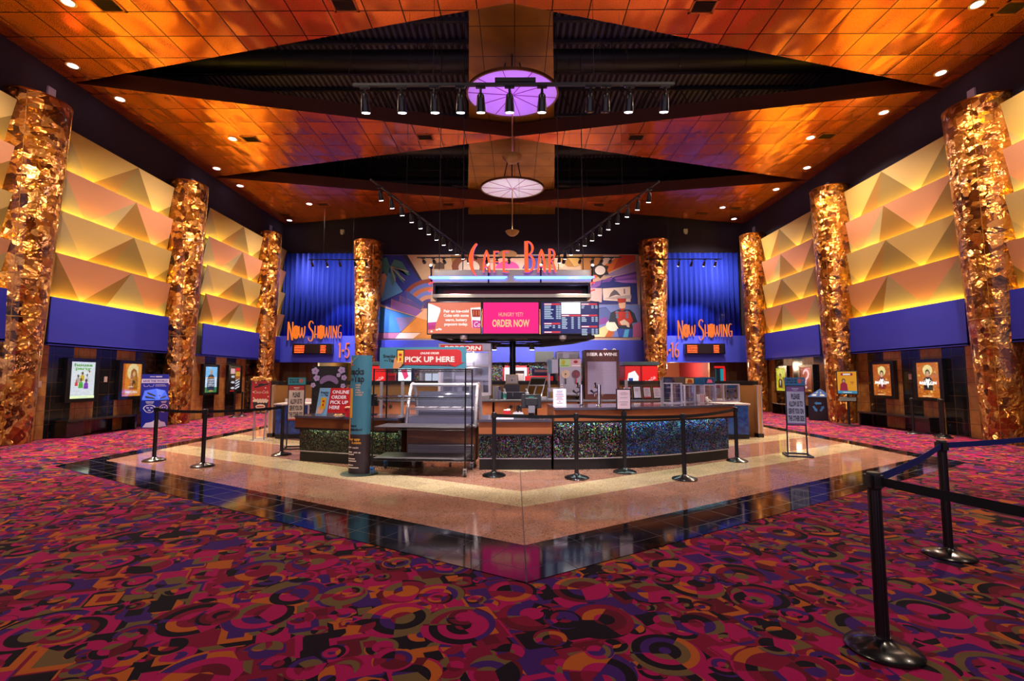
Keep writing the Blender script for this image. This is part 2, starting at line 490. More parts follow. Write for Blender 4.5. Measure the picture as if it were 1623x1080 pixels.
M_tanpanel = pm('#c08a4a', .5); M_white = pm('#e6e2e8', .5); M_grey = pm('#4c4a52', .5, .2); M_fascia = pm('#4a1c0c', .5, .2)
M_curtain = cloth_mat('blue_velour', '#1330b4', '#0a1c7c'); M_beltb = cloth_mat('black_webbing', '#15141a', '#0a0a0c'); M_beltblue = cloth_mat('navy_webbing', '#1a2c78', '#111f58')
M_purple = pm('#402a58', .7)
# ------------------------------------------------------------------ floor
def line_y(x, c):    # front chevron edge of the stone floor
    return c + abs(x-.09)*(.635 if x > .09 else .583)
m = MB()
m.quad((-14, -9, 0), (14, -9, 0), (14, 29, 0), (-14, 29, 0))
struct(m.build('floor', M_carpet), 'art deco patterned crimson, purple and orange carpet')
m = MB()
xl, xr = -8.13, 8.31
m.prism([(.09, 3.76), (xr, line_y(xr, 3.76)), (xr, 24.4), (xl, 24.4), (xl, line_y(xl, 3.76))], .0, .006)
struct(m.build('floor_stone', M_stone), 'polished pink and beige granite floor with a black granite border')

# ------------------------------------------------------------------ side walls
def stripe_wall(name, X, sgn, ys, y0, y1, first_dark):
    """wall plane at X; sgn points into the room; ys are the stripe borders"""
    m = MB(); t = .14
    a, b = (X-sgn*t, X) if sgn > 0 else (X, X-sgn*t)
    m.box(min(a, b), max(a, b), y0, y1, 2.42, 13.4, 0)
    bs = [y0]+ys+[y1]
    for i, (p, q) in enumerate(zip(bs[:-1], bs[1:])):
        m.box(min(a, b), max(a, b), p, q, 0, 2.42, 1 if (i % 2 == (0 if first_dark else 1)) else 2)
    return struct(m.build(name, [M_wallhi, M_blk, M_tan]), 'wall clad in black and tan stone stripes below, dark above')
pl = .706
ysl = [12.29-pl*k for k in range(1, 26)][::-1]+[12.29+pl*k for k in range(0, 5)]+[17.82+pl*k for k in range(0, 6)]+[23.9]
stripe_wall('wall_left', XL+.05, 1, ysl, -9, 24.5, (len([y for y in ysl if y < 12.3]) % 2 == 0))
ysr = [12.74-pl*k for k in range(1, 27)][::-1]+[12.74+pl*k for k in range(0, 6)]+[18.5+pl*k for k in range(0, 7)]
stripe_wall('wall_right', XR-.05, -1, ysr, -9, 24.5, (len([y for y in ysr if y < 12.8]) % 2 == 0))

# ------------------------------------------------------------------ columns
CL = [.6, 6.1, 11.75, 17.4, 23.05]; CR = [.95, 6.5, 12.2, 17.8, 23.55]
def column_geo(rb, rt, h, rim=.05, n=64):
    m = MB()
    prof = []
    for i in range(25):
        t = i/24; prof.append((rb+(rt-rb)*t, .006+h*t))
    m.lathe(prof, n=n)
    return m
def gold_column(x, y, rb, rt, h, label):
    t = thing('gold_column', label, 'column', (x, y, 0), 0, 'tapered gold foil columns')
    column_geo(rb, rt, h).build('shaft', M_flake, t, True)
    m = MB()
    m.lathe([(rt+.002, h-.03), (rt+.008, h-.03), (rt+.008, h+.012), (rt-.03, h+.015)], n=48)
    m.build('rim', pm('#8a4a18', .3, .8), t, True)
    m = MB(); zj = 3.0; rj = rb+(rt-rb)*zj/h
    m.lathe([(rj+.004, zj-.012), (rj+.006, zj), (rj+.005, zj+.012)], n=48)
    for k in range(4):
        a = k*PI/2+.6
        m.rod((rb*math.cos(a)*1.005, rb*math.sin(a)*1.005, .02), (rt*math.cos(a)*1.005, rt*math.sin(a)*1.005, h-.05), .007, 6)
    m.build('seam', pm('#c89048', .25, .8), t)
    return t
wh = ['', '', 'first', 'second', 'third']
CPL = {2: (-12.0, 11.4, .70), 3: (-11.7, 16.6, .61), 4: (-11.78, 22.4, .55)}
CPR = {2: (11.84, 11.75, .72), 3: (11.58, 17.15, .64), 4: (11.52, 22.8, .56)}
LBL = {(-1, 2): 'big tapered gold foil column cut by the left edge of the photo', (-1, 3): 'gold foil column just behind the blue recycling bin on the left wall', (-1, 4): 'gold foil column in the far left corner beside the blue curtain',
       (1, 2): 'big tapered gold foil column at the right edge of the photo', (1, 3): 'gold foil column behind the orange kiosk screen on the right wall', (1, 4): 'gold foil column in the far right corner beside the blue curtain'}
for sd, D in ((-1, CPL), (1, CPR)):
    for i, (x, y, r) in D.items(): gold_column(x, y, .4, r, 8.45, LBL[(sd, i)])
gold_column(-7.33, 23.55, .45, .72, 8.35, 'freestanding gold foil column between the mural and the left blue curtain')
gold_column(6.93, 23.55, .45, .72, 8.35, 'freestanding gold foil column between the mural and the right blue curtain')

# ------------------------------------------------------------------ blue bands, tilted wall panels, cove tubes
ZB0, ZB1, ZP = 2.42, 3.63, 8.10
TIER = (ZP-ZB1)/4
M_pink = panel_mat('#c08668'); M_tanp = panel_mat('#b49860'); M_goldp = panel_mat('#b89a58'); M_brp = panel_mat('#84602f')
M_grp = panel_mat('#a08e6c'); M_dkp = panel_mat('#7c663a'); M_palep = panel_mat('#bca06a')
M_cove = em('#ffd628', 84.)
ordinal = ['lowest', 'second lowest', 'second highest', 'highest']
nt = 0
def bay(side, y0, y1, where):
    """everything on the wall between two columns, built in a local frame: x along the wall, front = -y"""
    global nt
    L = y1-y0
    rz = PI/2 if side < 0 else -PI/2
    X = XL+.05 if side < 0 else XR-.05
    base = (X, y0 if side < 0 else y1, 0)
    def put(o): o.location = base; o.rotation_euler = (0, 0, rz); return o
    nt += 1
    mb = MB(); d = .26
    mb.box(0, L, -d, -d+.05, ZB0, ZB1); mb.box(0, L, -d, 0, ZB0-.02, ZB0+.04)
    put(struct(mb.build('trim_%d' % nt, M_band), 'plain blue band under the faceted panels %s' % where))
    mats = [M_pink, M_tanp, M_goldp, M_brp, M_grp, M_dkp, M_palep]
    for k in range(4):
        z0 = ZB1+TIER*k; z1 = z0+TIER
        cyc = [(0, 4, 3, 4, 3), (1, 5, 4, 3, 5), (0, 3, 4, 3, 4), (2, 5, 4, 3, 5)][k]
        q = MB()
        di, do, dz = -.05, -.28, 1.
        def P(u, t):   # u along, t 0 bottom (recessed) .. 1 top (leaning out)
            return (u*L, di+(do-di)*t, z0+.02+(z1-z0)*t)
        n = max(1, round(L/2.35)) if L > 3 else 1
        for j in range(n):
            a = j/n; w = 1/n
            c = lambda x: a+w*x
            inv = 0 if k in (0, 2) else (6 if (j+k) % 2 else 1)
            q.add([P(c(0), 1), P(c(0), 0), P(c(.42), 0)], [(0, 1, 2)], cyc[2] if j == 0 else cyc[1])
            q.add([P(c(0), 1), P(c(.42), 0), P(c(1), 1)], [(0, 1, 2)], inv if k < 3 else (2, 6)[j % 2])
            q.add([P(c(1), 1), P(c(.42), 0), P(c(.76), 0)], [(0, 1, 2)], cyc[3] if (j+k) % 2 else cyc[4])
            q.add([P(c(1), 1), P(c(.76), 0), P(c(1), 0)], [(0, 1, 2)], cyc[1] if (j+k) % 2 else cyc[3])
        # turned top lip
        q.add([P(0, 1), P(1, 1), (L, do+.03, z1+.02), (0, do+.03, z1+.02)], [(0, 1, 2, 3)], 3)
        o = q.build('wall_panel', mats)
        s = o.modifiers.new('thick', 'SOLIDIFY'); s.thickness = .02; s.offset = 0
        put(tag(o, '%s faceted panel row %s' % (ordinal[k], where), 'wall panel', 'faceted panel rows on the side walls'))
        e = MB(); e.rod((min(.2, L*.3), -.18, z0-.045), (max(L-.2, L*.7), -.18, z0-.045), .02, 8)
        put(tag(e.build('cove_tube', M_cove), 'yellow glow strip under the %s panel row %s' % (ordinal[k], where), 'strip light', 'cove strips on the side walls'))
bay(-1, 11.98, 16.86, 'above the left wall bench')
bay(-1, 17.96, 22.55, 'past the recycling bin column, left')
bay(-1, 23.55, 24.2, 'beside the left curtain')
bay(-1, 6.7, 11.2, 'left near the entrance')
bay(1, 12.38, 17.24, 'above the orange posters, right')
bay(1, 18.36, 23.02, 'past the kiosk column, right')
bay(1, 24.0, 24.2, 'beside the right curtain')
bay(1, 7.1, 11.66, 'by the right edge column')

# ------------------------------------------------------------------ copper soffit: bow-tie triangles
ns = 0
for k in range(5):
    for sd in (-1, 1):
        N = NL if sd < 0 else NR; X = XL+.03 if sd < 0 else XR-.03
        m = MB()
        pts = [(X, N[k]), (-.09, AP[k]-.04), (-.09, AP[k]+.05), (X, N[k+1])]
        m.prism(pts, ZS, ZS+.45, 0)
        # underside copper, all else dark
        m.m = [0, 1]+[1]*4
        o = m.build('ceiling_soffit', [M_copper, M_fascia])
        struct(o, 'copper tiled triangular ceiling piece on the %s side' % ('left' if sd < 0 else 'right'))
# dark roof deck, joists, ducts
m = MB(); m.box(-12.3, 12.2, -9, 25, 13.2, 13.3)
struct(m.build('ceiling', M_deck), 'dark corrugated roof deck above the copper pieces')
M_dark = pm('#100e14', .7); M_dark2 = pm('#2c2638', .6); M_duct = pm('#16131c', .5, .2)
for i, y in enumerate((7.6, 10.6, 13.2, 15.6, 18.3, 20.9, 23.2)):
    t = thing('roof_joist', 'dark steel truss number %d from the entrance, spanning under the roof deck' % (i+1), 'roof truss', (0, y, 0), 0, 'steel trusses in the roof void')
    for nm, z in (('top_chord', 13.1), ('bottom_chord', 12.0)):
        m = MB(); m.box(-12, 11.9, -.05, .05, z-.06, z+.06); m.build(nm, M_dark2, t)
    m = MB()
    for j in range(20):
        x = -12+j*1.2
        m.rod((x, 0, 12.0), (x+.6, 0, 13.1), .022, 5); m.rod((x+.6, 0, 13.1), (x+1.2, 0, 12.0), .022, 5)
    o = m.build('web', M_dark2, t)
for i, (y, z, r, nm) in enumerate(((14.0, 11.3, .32, 'wide'), (19.6, 11.3, .32, 'round'), (22.2, 10.9, .26, 'thin'))):
    m = MB(); m.rod((-11.9, y, z), (11.8, y, z), r, 16)
    for x in range(-11, 12, 2): m.rod((x, y, z), (x+.05, y, z), r+.02, 16)
    for x in range(-9, 10, 6): m.rod((x, y, z+r-.02), (x, y, 13.18), .015, 6)
    tag(m.build('air_duct', M_duct, None, True), '%s dark duct crossing the roof void' % nm, 'duct')
M_wire = pm('#5a4030', .6)
for j in range(40):
    x = random.uniform(1.4, 9)*random.choice((-1, 1)); y = random.choice((11, 12.3, 13.0, 15.8, 17.3, 18.2, 20.5, 21.4)) + random.uniform(-.25, .25)
    m = MB(); m.rod((x, y, 13.2), (x+random.uniform(-.3, .3), y, random.uniform(9.95, 11.2)), .008, 4)
    tag(m.build('hanger_wire', M_wire), 'thin brown wire dangling in the dark roof void', 'wire', 'hanger wires in the roof void')
# gold spine
m = MB()
def spw(y): return .093*y
for y0, y1 in ((9.5, 15.3), (15.3, 21.3), (21.3, 24.4)):
    c0, c1 = -.085, -.10-.06*(y1 > 16)
    m.add([(c0-spw(y0), y0, ZS+.5), (c0+spw(y0), y0, ZS+.5), (c1+spw(y1), y1, ZS+.5), (c1-spw(y1), y1, ZS+.5),
           (c0-spw(y0), y0, ZS+.62), (c0+spw(y0), y0, ZS+.62), (c1+spw(y1), y1, ZS+.62), (c1-spw(y1), y1, ZS+.62)],
          [(0,3,2,1),(4,5,6,7),(0,1,5,4),(1,2,6,5),(2,3,7,6),(3,0,4,7)])
struct(m.build('ceiling_spine', M_spine), 'gold panelled strip running over the middle of the copper pieces')

# ------------------------------------------------------------------ back wall
m = MB()
m.box(-12.2, 12.1, 24.5, 24.7, 2.35, 13.4, 0)
xs = [-12.1, -11.35, -10.85, -10.3]
stripes = [(-12.1, -11.75, 1), (-11.75, -11.4, 2), (-11.4, -11.05, 1), (-11.05, -10.7, 2), (-10.7, -10.35, 1), (-10.35, -10.1, 2),
           (9.95, 10.2, 2), (10.2, 10.55, 1), (10.55, 10.9, 2), (10.9, 11.25, 1), (11.25, 12.0, 2)]
for a, b, k in stripes: m.box(a, b, 24.5, 24.7, 0, 2.35, k)
m.box(-8.2, -.56, 24.5, 24.7, 0, 2.35, 3); m.box(.66, 7.6, 24.5, 24.7, 0, 2.35, 3)
m.box(-.56, .66, 24.5, 24.7, 0, 1.35, 3); m.box(-.56, .66, 24.5, 24.7, 2.13, 2.35, 3)
struct(m.build('wall_back', [M_wallhi, M_blk, M_tan, M_glitw]), 'dark back wall with confetti finish behind the counters')
# blue soffit band
m = MB(); m.box(-7.6, 7.1, 24.1, 24.5, 2.35, 3.48)
m.box(-12.05, -7.6, 23.95, 24.5, 2.35, 3.68); m.box(7.1, 11.95, 23.95, 24.5, 2.35, 3.68)
struct(m.build('trim_20', pm('#3440c0', .6)), 'blue band across the back wall above the openings')
# corridors left and right, and the lit hatch
def corridor(x0, x1, warm, hid):
    m = MB(); w = .1
    m.box(x0-w, x0, 24.7, 29, 0, 2.5, 0); m.box(x1, x1+w, 24.7, 29, 0, 2.5, 1); m.box(x0-w, x1+w, 29, 29.1, 0, 2.5, 0)
    m.box(x0-w, x1+w, 24.7, 29.1, 2.5, 2.6, 2)
    return m
m = corridor(-10.1, -8.2, 0, 0); struct(m.build('wall_corridor_left', [pm('#7a5a34', .7), pm('#3a2a2c', .7), pm('#3a2c20', .7)]), 'dim corridor behind the left opening')
m = corridor(7.6, 9.95, 0, 0); struct(m.build('wall_corridor_right', [pm('#9a5a44', .7), pm('#8a2434', .7), pm('#c8a06a', .7)]), 'warm corridor behind the right opening')  # crimson side wall: pink light painted into its colour
lamp('corridor_lamp_left', 'POINT', (-9.2, 26.6, 2.2), 35, (1, .75, .4), size=.15)
lamp('corridor_lamp_right', 'POINT', (8.6, 26.2, 2.2), 90, (1, .72, .45), size=.15)
m = MB(); m.box(-.56, .66, 25.3, 25.35, 1.3, 2.2, 0); m.box(-.2, .5, 25.2, 25.28, 1.3, 1.95, 1)
struct(m.build('window_1', [em('#e8f0ff', 1.3), pm('#d8c0c0', .6)]), 'bright white service hatch in the back wall with red frame')
m = MB()
for a in ((-.62, -.52, 1.3, 2.2), (.62, .72, 1.3, 2.2), (-.62, .72, 2.1, 2.2)): m.box(a[0], a[1], 24.42, 24.5, a[2], a[3])
struct(m.build('trim_21', pm('#b81428', .4)), 'red frame round the lit hatch')

# curtains on the back wall
def curtain(x0, x1, label):
    m = MB(); n = int((x1-x0)*26); A = []
    for i in range(n+1):
        x = x0+(x1-x0)*i/n; ph = i*.9+.7*math.sin(i*.13)
        A.append((x, 24.3+.06*math.sin(ph)+.02*math.sin(i*.31)))
    vs = [(x, y, 3.66) for x, y in A]+[(x, y, 8.0) for x, y in A]
    m.add(vs, [(i, i+1, n+2+i, n+1+i) for i in range(n)])
    o = m.build('curtain', M_curtain, None, True)
    s = o.modifiers.new('thick', 'SOLIDIFY'); s.thickness = .015
    return tag(o, label, 'curtain', 'blue curtains over the openings')
curtain(-11.95, -7.6, 'tall pleated blue curtain above the left Now Showing sign')
curtain(7.2, 11.5, 'tall pleated blue curtain above the right Now Showing sign')
# ------------------------------------------------------------------ things on and under the ceiling
def vent(x, y, lab, sx=.55, sy=.42):
    t = thing('ceiling_vent', lab, 'vent', (x, y, ZS), 0, 'air vents in the copper ceiling')
    m = MB()
    for a in ((-sx/2, sx/2, -sy/2, -sy/2+.05), (-sx/2, sx/2, sy/2-.05, sy/2), (-sx/2, -sx/2+.05, -sy/2, sy/2), (sx/2-.05, sx/2, -sy/2, sy/2)):
        m.box(a[0], a[1], a[2], a[3], -.015, 0)
    m.build('frame', pm('#a8581c', .4, .6), t)
    m = MB(); m.box(-sx/2+.05, sx/2-.05, -sy/2+.05, sy/2-.05, -.003, 0); m.build('backing', pm('#140a06', .8), t)
    m = MB()
    for i in range(7):
        yy = -sy/2+.08+i*(sy-.16)/6; m.cbox((0, yy, -.008), (sx-.1, .03, .004), 0, Matrix.Rotation(.5, 3, 'X'))
    m.build('louvers', pm('#5a2c10', .45, .5), t)
for x, y, l in ((-8.8, 9.69, 'square air vent in the nearest left copper piece, towards the wall'), (-3.68, 9.7, 'square air vent at the tip of the nearest left copper piece'),
    (-8.9, 15.5, 'square air vent in the second left copper piece, towards the wall'), (-3.0, 15.4, 'square air vent at the tip of the second left copper piece'),
    (-8.9, 21.57, 'square air vent in the third left copper piece, amid its width'), (-3.08, 21.6, 'square air vent at the tip of the third left copper piece'), (-11.3, 23.0, 'square air vent in the far left corner of the copper ceiling'),
    (10.84, 9.87, 'square air vent in the nearest right copper piece, towards the wall'), (4.1, 9.79, 'square air vent at the tip of the nearest right copper piece'),
    (10.4, 15.41, 'square air vent in the second right copper piece, towards the wall'), (4.07, 15.46, 'square air vent at the tip of the second right copper piece'),
    (10.45, 22.17, 'square air vent in the third right copper piece, towards the wall'), (9.17, 22.86, 'square air vent in the third right copper piece near its back edge'), (3.92, 21.7, 'square air vent at the tip of the third right copper piece')):
    vent(x, y, l)

def chandelier(y, z, tint, lab, r=1.2):
    t = thing('chandelier', lab, 'chandelier', (-.06 if y < 15 else -.09, y, z))
    tilt = Matrix.Rotation(R(4), 3, 'X')
    def tl(m):
        m.v = [tuple(tilt @ Vector(v)) for v in m.v]; return m
    m = MB(); m.lathe([(r, 0), (r, .02)], n=64); tl(m).build('reflector_disc', pm('#e8e0ee', .55), t)
    m = MB(); m.lathe([(r-.01, -.02), (r+.035, -.02), (r+.035, .05), (r-.01, .05), (r-.01, -.02)], n=64, caps=False); tl(m).build('rim', pm('#6a4420', .4, .6), t, True)
    m = MB()
    for k in range(10):
        a = 2*PI*k/10+.12; m.rod((.04*math.cos(a), .04*math.sin(a), -.006), ((r-.02)*math.cos(a), (r-.02)*math.sin(a), -.006), .012, 4)
    tl(m).build('seams', pm('#a8608c', .4), t)
    zb = -1.72
    m = MB(); m.rod((0, 0, -.02), (0, 0, zb), .018, 10); m.build('rod', pm('#c8a068', .3, .8), t, True)
    m = MB(); m.lathe([(.03, zb-.17), (.12, zb-.15), (.21, zb-.08), (.27, zb+.02), (.255, zb+.02), (.2, zb-.05), (.1, zb-.12), (.03, zb-.13)], n=32); m.build('bowl', pm('#9a7a48', .38, .75), t, True)
    m = MB(); m.lathe([(.05, zb-.10), (.07, zb-.02)], n=16); m.build('bulb', em('#f0d0ff' if tint[1] < .4 else '#fff4ea', 6.), t)
    m = MB()
    for k in range(3):
        a = 2*PI*k/3+.5; m.rod((.5*math.cos(a), .5*math.sin(a), .05), (.22*math.cos(a), .22*math.sin(a), ZS+.5-z), .022, 6)
    m.build('hanger', pm('#1a120c', .5), t)
    lamp('uplight', 'SPOT', (t.location.x+.0, y, z+zb+.06), 92 if tint[1] < .4 else 50, tint, (t.location.x, y+.01, z), .06, 84, .35)
    return t
chandelier(12.25, 9.12, (.34, .08, 1.), 'large round chandelier with violet lit disc, nearer of the two')
chandelier(18.1, 8.92, (.9, .9, 1.), 'round chandelier with white lit disc, farther of the two')

# ---- track lights
M_head = pm('#121116', .3, .3); M_lens = em('#f6f2ff', 24.); M_lensoff = pm('#2a2a34', .2, .4)
def head_geo(m, s):   # lamp head hanging at the origin, pointing along -z
    m.lathe([(.022*s, -.02*s), (.05*s, -.05*s), (.058*s, -.13*s), (.066*s, -.21*s), (.07*s, -.27*s), (.062*s, -.275*s)], n=16); return m
def track(p0, p1, ts, lab, s=1., lit=None, aim=(0, -.6, -1), pw=120, col=(1, .95, .95), every=1, rods=2, ztop=ZS, angle=48, group='track lights'):
    p0 = Vector(p0); p1 = Vector(p1); d = p1-p0
    t = thing('track_light', lab, 'track light', p0, 0, group)
    m = MB(); m.bar((0, 0, 0), tuple(d), .045*s, .04*s); m.build('track', M_black, t)
    for k in range(rods):
        f = (k+.5)/rods if rods > 1 else .5; q = d*f; m = MB(); m.rod(tuple(q), (q.x, q.y, 13.2-p0.z), .004, 5)
        m.build('suspension', pm('#140e0c', .7), t)
    A = Vector(aim).normalized()
    rot = Vector((0, 0, -1)).rotation_difference(A).to_matrix()
    for i, f in enumerate(ts):
        q = d*f; on = lit is None or i in lit
        m = MB(); head_geo(m, s)
        m.v = [tuple(rot @ Vector(v) + q + Vector((0, 0, -.10*s))) for v in m.v]
        m.rod(tuple(q+Vector((0, 0, -.015*s))), tuple(q+Vector((0, 0, -.12*s))), .018*s, 6)
        m.box(q.x-.07*s, q.x+.07*s, q.y-.02*s, q.y+.02*s, q.z-.05*s, q.z-.018*s)
        h = m.build('spotlight_head', M_head, t, True)
        m = MB(); m.lathe([(.058*s, -.279*s), (.054*s, -.283*s)], n=16)
        m.v = [tuple(rot @ Vector(v) + q + Vector((0, 0, -.10*s))) for v in m.v]
        m.build('lens', M_lens if on else M_lensoff, h)
        if on and pw and i % every == 0:
            o = p0+q+Vector((0, 0, -.10*s))+A*(.30*s)
            lamp('track_lamp', 'SPOT', o, pw*(1 if every == 1 else every), col, o+A, .03, angle, .6)
zt = 5.72
def tx(px): return (px-811)/758*6.5-.02
hx = [564, 625, 680, 723, 757, 805, 859, 939, 965, 1004, 1063]
x0, x1 = tx(545), tx(1078)
track((x0, 6.5, zt), (x1, 6.5, zt), [(tx(h)-x0)/(x1-x0) for h in hx], 'long black track light of big spots hung in front of the violet disc', 1., {0, 1, 2, 3, 4, 5, 6, 9, 10}, (0, .35, -1), 160, (1, .93, .9), 1, 2)
m = MB(); m.box(-.28, .3, 6.47, 6.53, zt+.03, zt+.09)
tag(m.build('track_feed_box', M_black), 'black power box on top of the long track light', 'power box')
track((-2.72, 8.75, 5.3), (-1.1, 13.6, 4.98), [.06+.075*i for i in range(12)], 'slanting track of small spots left of the cafe sign', .72, None, (.05, .42, -1), 130, (1, .95, .95), 2, 2)
track((2.72, 8.75, 5.25), (1.05, 13.6, 4.98), [.06+.075*i for i in range(12)], 'slanting track of small spots right of the cafe sign', .72, None, (-.02, .42, -1), 130, (1, .95, .95), 2, 2)
track((-3.2, 15.4, 5.5), (3.5, 15.4, 5.5), [.03, .08, .13, .34, .39, .45, .62, .66, .72, .80, .86, .905, .95], 'rear track of spots aimed at the painted mural', .9, None, (0, 1, -.06), 330, (1, .92, .85), 1, 3, ZS, 50)
track((-9.4, 21.4, 6.95), (-6.7, 21.4, 6.95), [.05, .3, .52, .78, .97], 'short track of spots before the left curtain', .9, {1, 3, 4}, (0, .9, -1), 420, (.75, .75, 1.), 1, 2)
track((6.2, 21.4, 6.95), (9.4, 21.4, 6.95), [.12, .40, .58, .76, .92], 'short track of spots before the right curtain', .9, {1, 3, 4}, (0, .9, -1), 420, (.75, .75, 1.), 1, 2)

# small white boxes high on the side walls, exit boxes at the back
for x, y, z, rz, l in ((XL+.06, 11.8, 8.95, 0, 'small white box above the left edge column'), (XL+.06, 17.3, 8.85, 0, 'small white box above the left recycling bin column'), (XL+.06, 23.0, 8.95, 0, 'small white box above the far left corner column'),
                    (XR-.06, 12.0, 8.95, 0, 'small white box above the right edge column'), (XR-.06, 17.8, 8.85, 0, 'small white box above the kiosk column'), (XR-.06, 23.4, 8.95, 0, 'small white box above the far right corner column')):
    m = MB(); m.box(x-.04, x+.04, y-.1, y+.1, z-.12, z+.12); m.box(x-.045, x+.045, y-.05, y+.05, z-.06, z+.06)
    tag(m.build('strobe_box', pm('#a8a0b0', .5)), l, 'alarm box', 'alarm boxes high on the walls')
for x, l in ((-9.0, 'small pale box high on the dark back wall, left'), (8.9, 'small pale box high on the dark back wall, right')):
    m = MB(); m.box(x-.1, x+.1, 24.38, 24.5, 9.1, 9.3); m.box(x-.06, x+.06, 24.36, 24.4, 9.02, 9.12)
    tag(m.build('wall_sensor', pm('#b8b8a8', .5)), l, 'sensor')
# ------------------------------------------------------------------ posters in light boxes on the side walls
ST = 1.5
def tri(m, a, b, c, y, k): m.slab([a, b, c], y, y+.001, k)
def lightbox(side, y, lab, bg, art, w=.74, h=1.0, zc=1.5, st=ST):
    X = XL+.05 if side < 0 else XR-.05
    t = thing('poster_lightbox', lab, 'poster box', (X, y, zc), PI/2 if side < 0 else -PI/2, 'lit poster boxes on the side walls')
    W, H = w/2+.13, h/2+.10; d = .13
    m = MB(); m.box(-W, -w/2, -d, 0, -H, H); m.box(w/2, W, -d, 0, -H, H); m.box(-w/2, w/2, -d, 0, h/2, H); m.box(-w/2, w/2, -d, 0, -H, -h/2)
    m.build('frame', M_satin, t, False, .006)
    m = MB(); m.box(-w/2, w/2, -d+.02, 0, -h/2, h/2, 0)
    L = 0; mats = [em(bg, st)]; idx = {}
    def k(c):
        if c not in idx: mats.append(em(c, st)); idx[c] = len(mats)-1
        return idx[c]
    art(m, k, -d+.02, w, h)
    m.build('poster', mats, t)
    m = MB(); m.box(-w/2, w/2, -d+.006, -d+.009, -h/2, h/2); m.build('glazing', M_glass, t)
    return t
def rect(m, x0, x1, z0, z1, y, k): m.box(x0, x1, y-.001, y, z0, z1, k)
def person_shape(m, k, y, cx, cz, s, skin, hair, cloth, y2=0):
    m.slab([(cx-.22*s, cz-.5*s), (cx+.22*s, cz-.5*s), (cx+.20*s, cz-.05*s), (cx+.08*s, cz+.04*s), (cx-.08*s, cz+.04*s), (cx-.20*s, cz-.05*s)], y-.002, y, k(cloth))
    m.disc(cx, cz+.2*s, .115*s, .15*s, y-.0035, k(hair)); m.disc(cx, cz+.16*s, .085*s, .12*s, y-.005, k(skin))
def art_party(m, k, y, w, h):
    m.text('house', 0, .42, .085, y-.003, k('#4aa81e'), w=.56); m.text('party', 0, .325, .085, y-.003, k('#6ac028'), w=.48)
    for cx, cz, s, sk, hr, cl in ((-.02, .13, .30, '#7a4a2c', '#1a1008', '#e8c020'), (.13, .08, .26, '#8a5a38', '#1a1a2a', '#d8d8d0'), (-.15, .06, .26, '#6a4028', '#2a1a10', '#c8b8a0'), (-.06, -.06, .32, '#7a4a2c', '#1a1008', '#58b83c'), (.10, -.08, .32, '#5a3420', '#140c08', '#8a3ab0'), (-.2, -.06, .2, '#8a5a40', '#a02828', '#c03a3a'), (.18, .2, .2, '#8a5a38', '#501818', '#b8b8b8')):
        person_shape(m, k, y, cx, cz, s, sk, hr, cl); y -= .002
    rect(m, -.37, .37, -.5, -.43, y, k('#c8d8a0')); rect(m, -.1, .16, -.475, -.465, y-.001, k('#8a98c0'))
def art_doll(m, k, y, w, h):
    m.disc(.05, .25, .24, .26, y-.001, k('#f8d890')); rect(m, -.37, -.26, -.5, .5, y-.001, k('#c85a10')); rect(m, .24, .34, -.35, .5, y-.001, k('#f0a040'))
    m.slab([(-.08, -.3), (.24, -.3), (.22, .1), (.16, .3), (.05, .36), (-.04, .28), (-.06, .05)], y-.003, y, k('#a85a14'))
    person_shape(m, k, y-.003, .07, .08, .62, '#e8b070', '#b87020', '#c07818')
    m.slab([(.02, -.02), (.12, -.02), (.14, -.2), (.08, -.1), (.0, -.2)], y-.011, y-.01, k('#4a2a10'))
    m.text('MEGAN', .0, -.375, .075, y-.006, k('#fff0e0'), w=.44); rect(m, -.14, .06, -.225, -.2, y-.006, k('#f8e0b0')); rect(m, -.2, .12, -.46, -.44, y-.006, k('#e8a0a0'))
def art_man(m, k, y, w, h):
    rect(m, -.37, .37, .1, .5, y-.001, k('#8ad0f8')); rect(m, -.37, .37, -.5, -.3, y-.001, k('#3a8a48'))
    m.slab([(-.24, -.42), (.24, -.42), (.2, .12), (.08, .2), (-.08, .2), (-.2, .12)], y-.003, y, k('#18304a'))
    m.disc(0, .29, .075, .1, y-.004, k('#d8a080')); m.disc(0, .37, .07, .04, y-.005, k('#b0a898'))
    rect(m, -.2, .2, .06, .1, y-.004, k('#e89020'))
    for i, (s, z) in enumerate((('A MAN', .0), ('CALLED', -.1), ('OTTO', -.22))): m.text(s, 0, z, .075 if i < 2 else .1, y-.005, k('#f4f4f4'), w=.36)
    rect(m, -.1, .14, -.46, -.42, y-.004, k('#f0b040'))
def art_strip(m, k, y, w, h):
    rect(m, -.33, -.02, .24, .46, y-.001, k('#f0b8b0')); rect(m, .02, .36, .36, .5, y-.001, k('#e02020'))
    for i, z in enumerate((.12, -.12, -.36)): tri(m, (-.29, z), (-.2, z-.05), (-.2, z+.05), y-.002, k('#f4f4f4')); rect(m, -.19, -.13, z-.045, z+.045, y-.002, k('#f4f4f4')); rect(m, -.11, -.04, z-.045, z+.045, y-.002, k('#e8e8e8'))
    rect(m, .02, .36, .14, .34, y-.001, k('#e8a030')); rect(m, .02, .36, -.02, .13, y-.001, k('#a85a20'))
    for i in range(4): m.slab([(.04, -.42+i*.11), (.04, -.37+i*.11), (.34, -.27+i*.11), (.34, -.32+i*.11)], y-.002, y, k('#f4f0f0'))
    rect(m, -.36, -.05, -.5, -.46, y-.001, k('#e02020'))
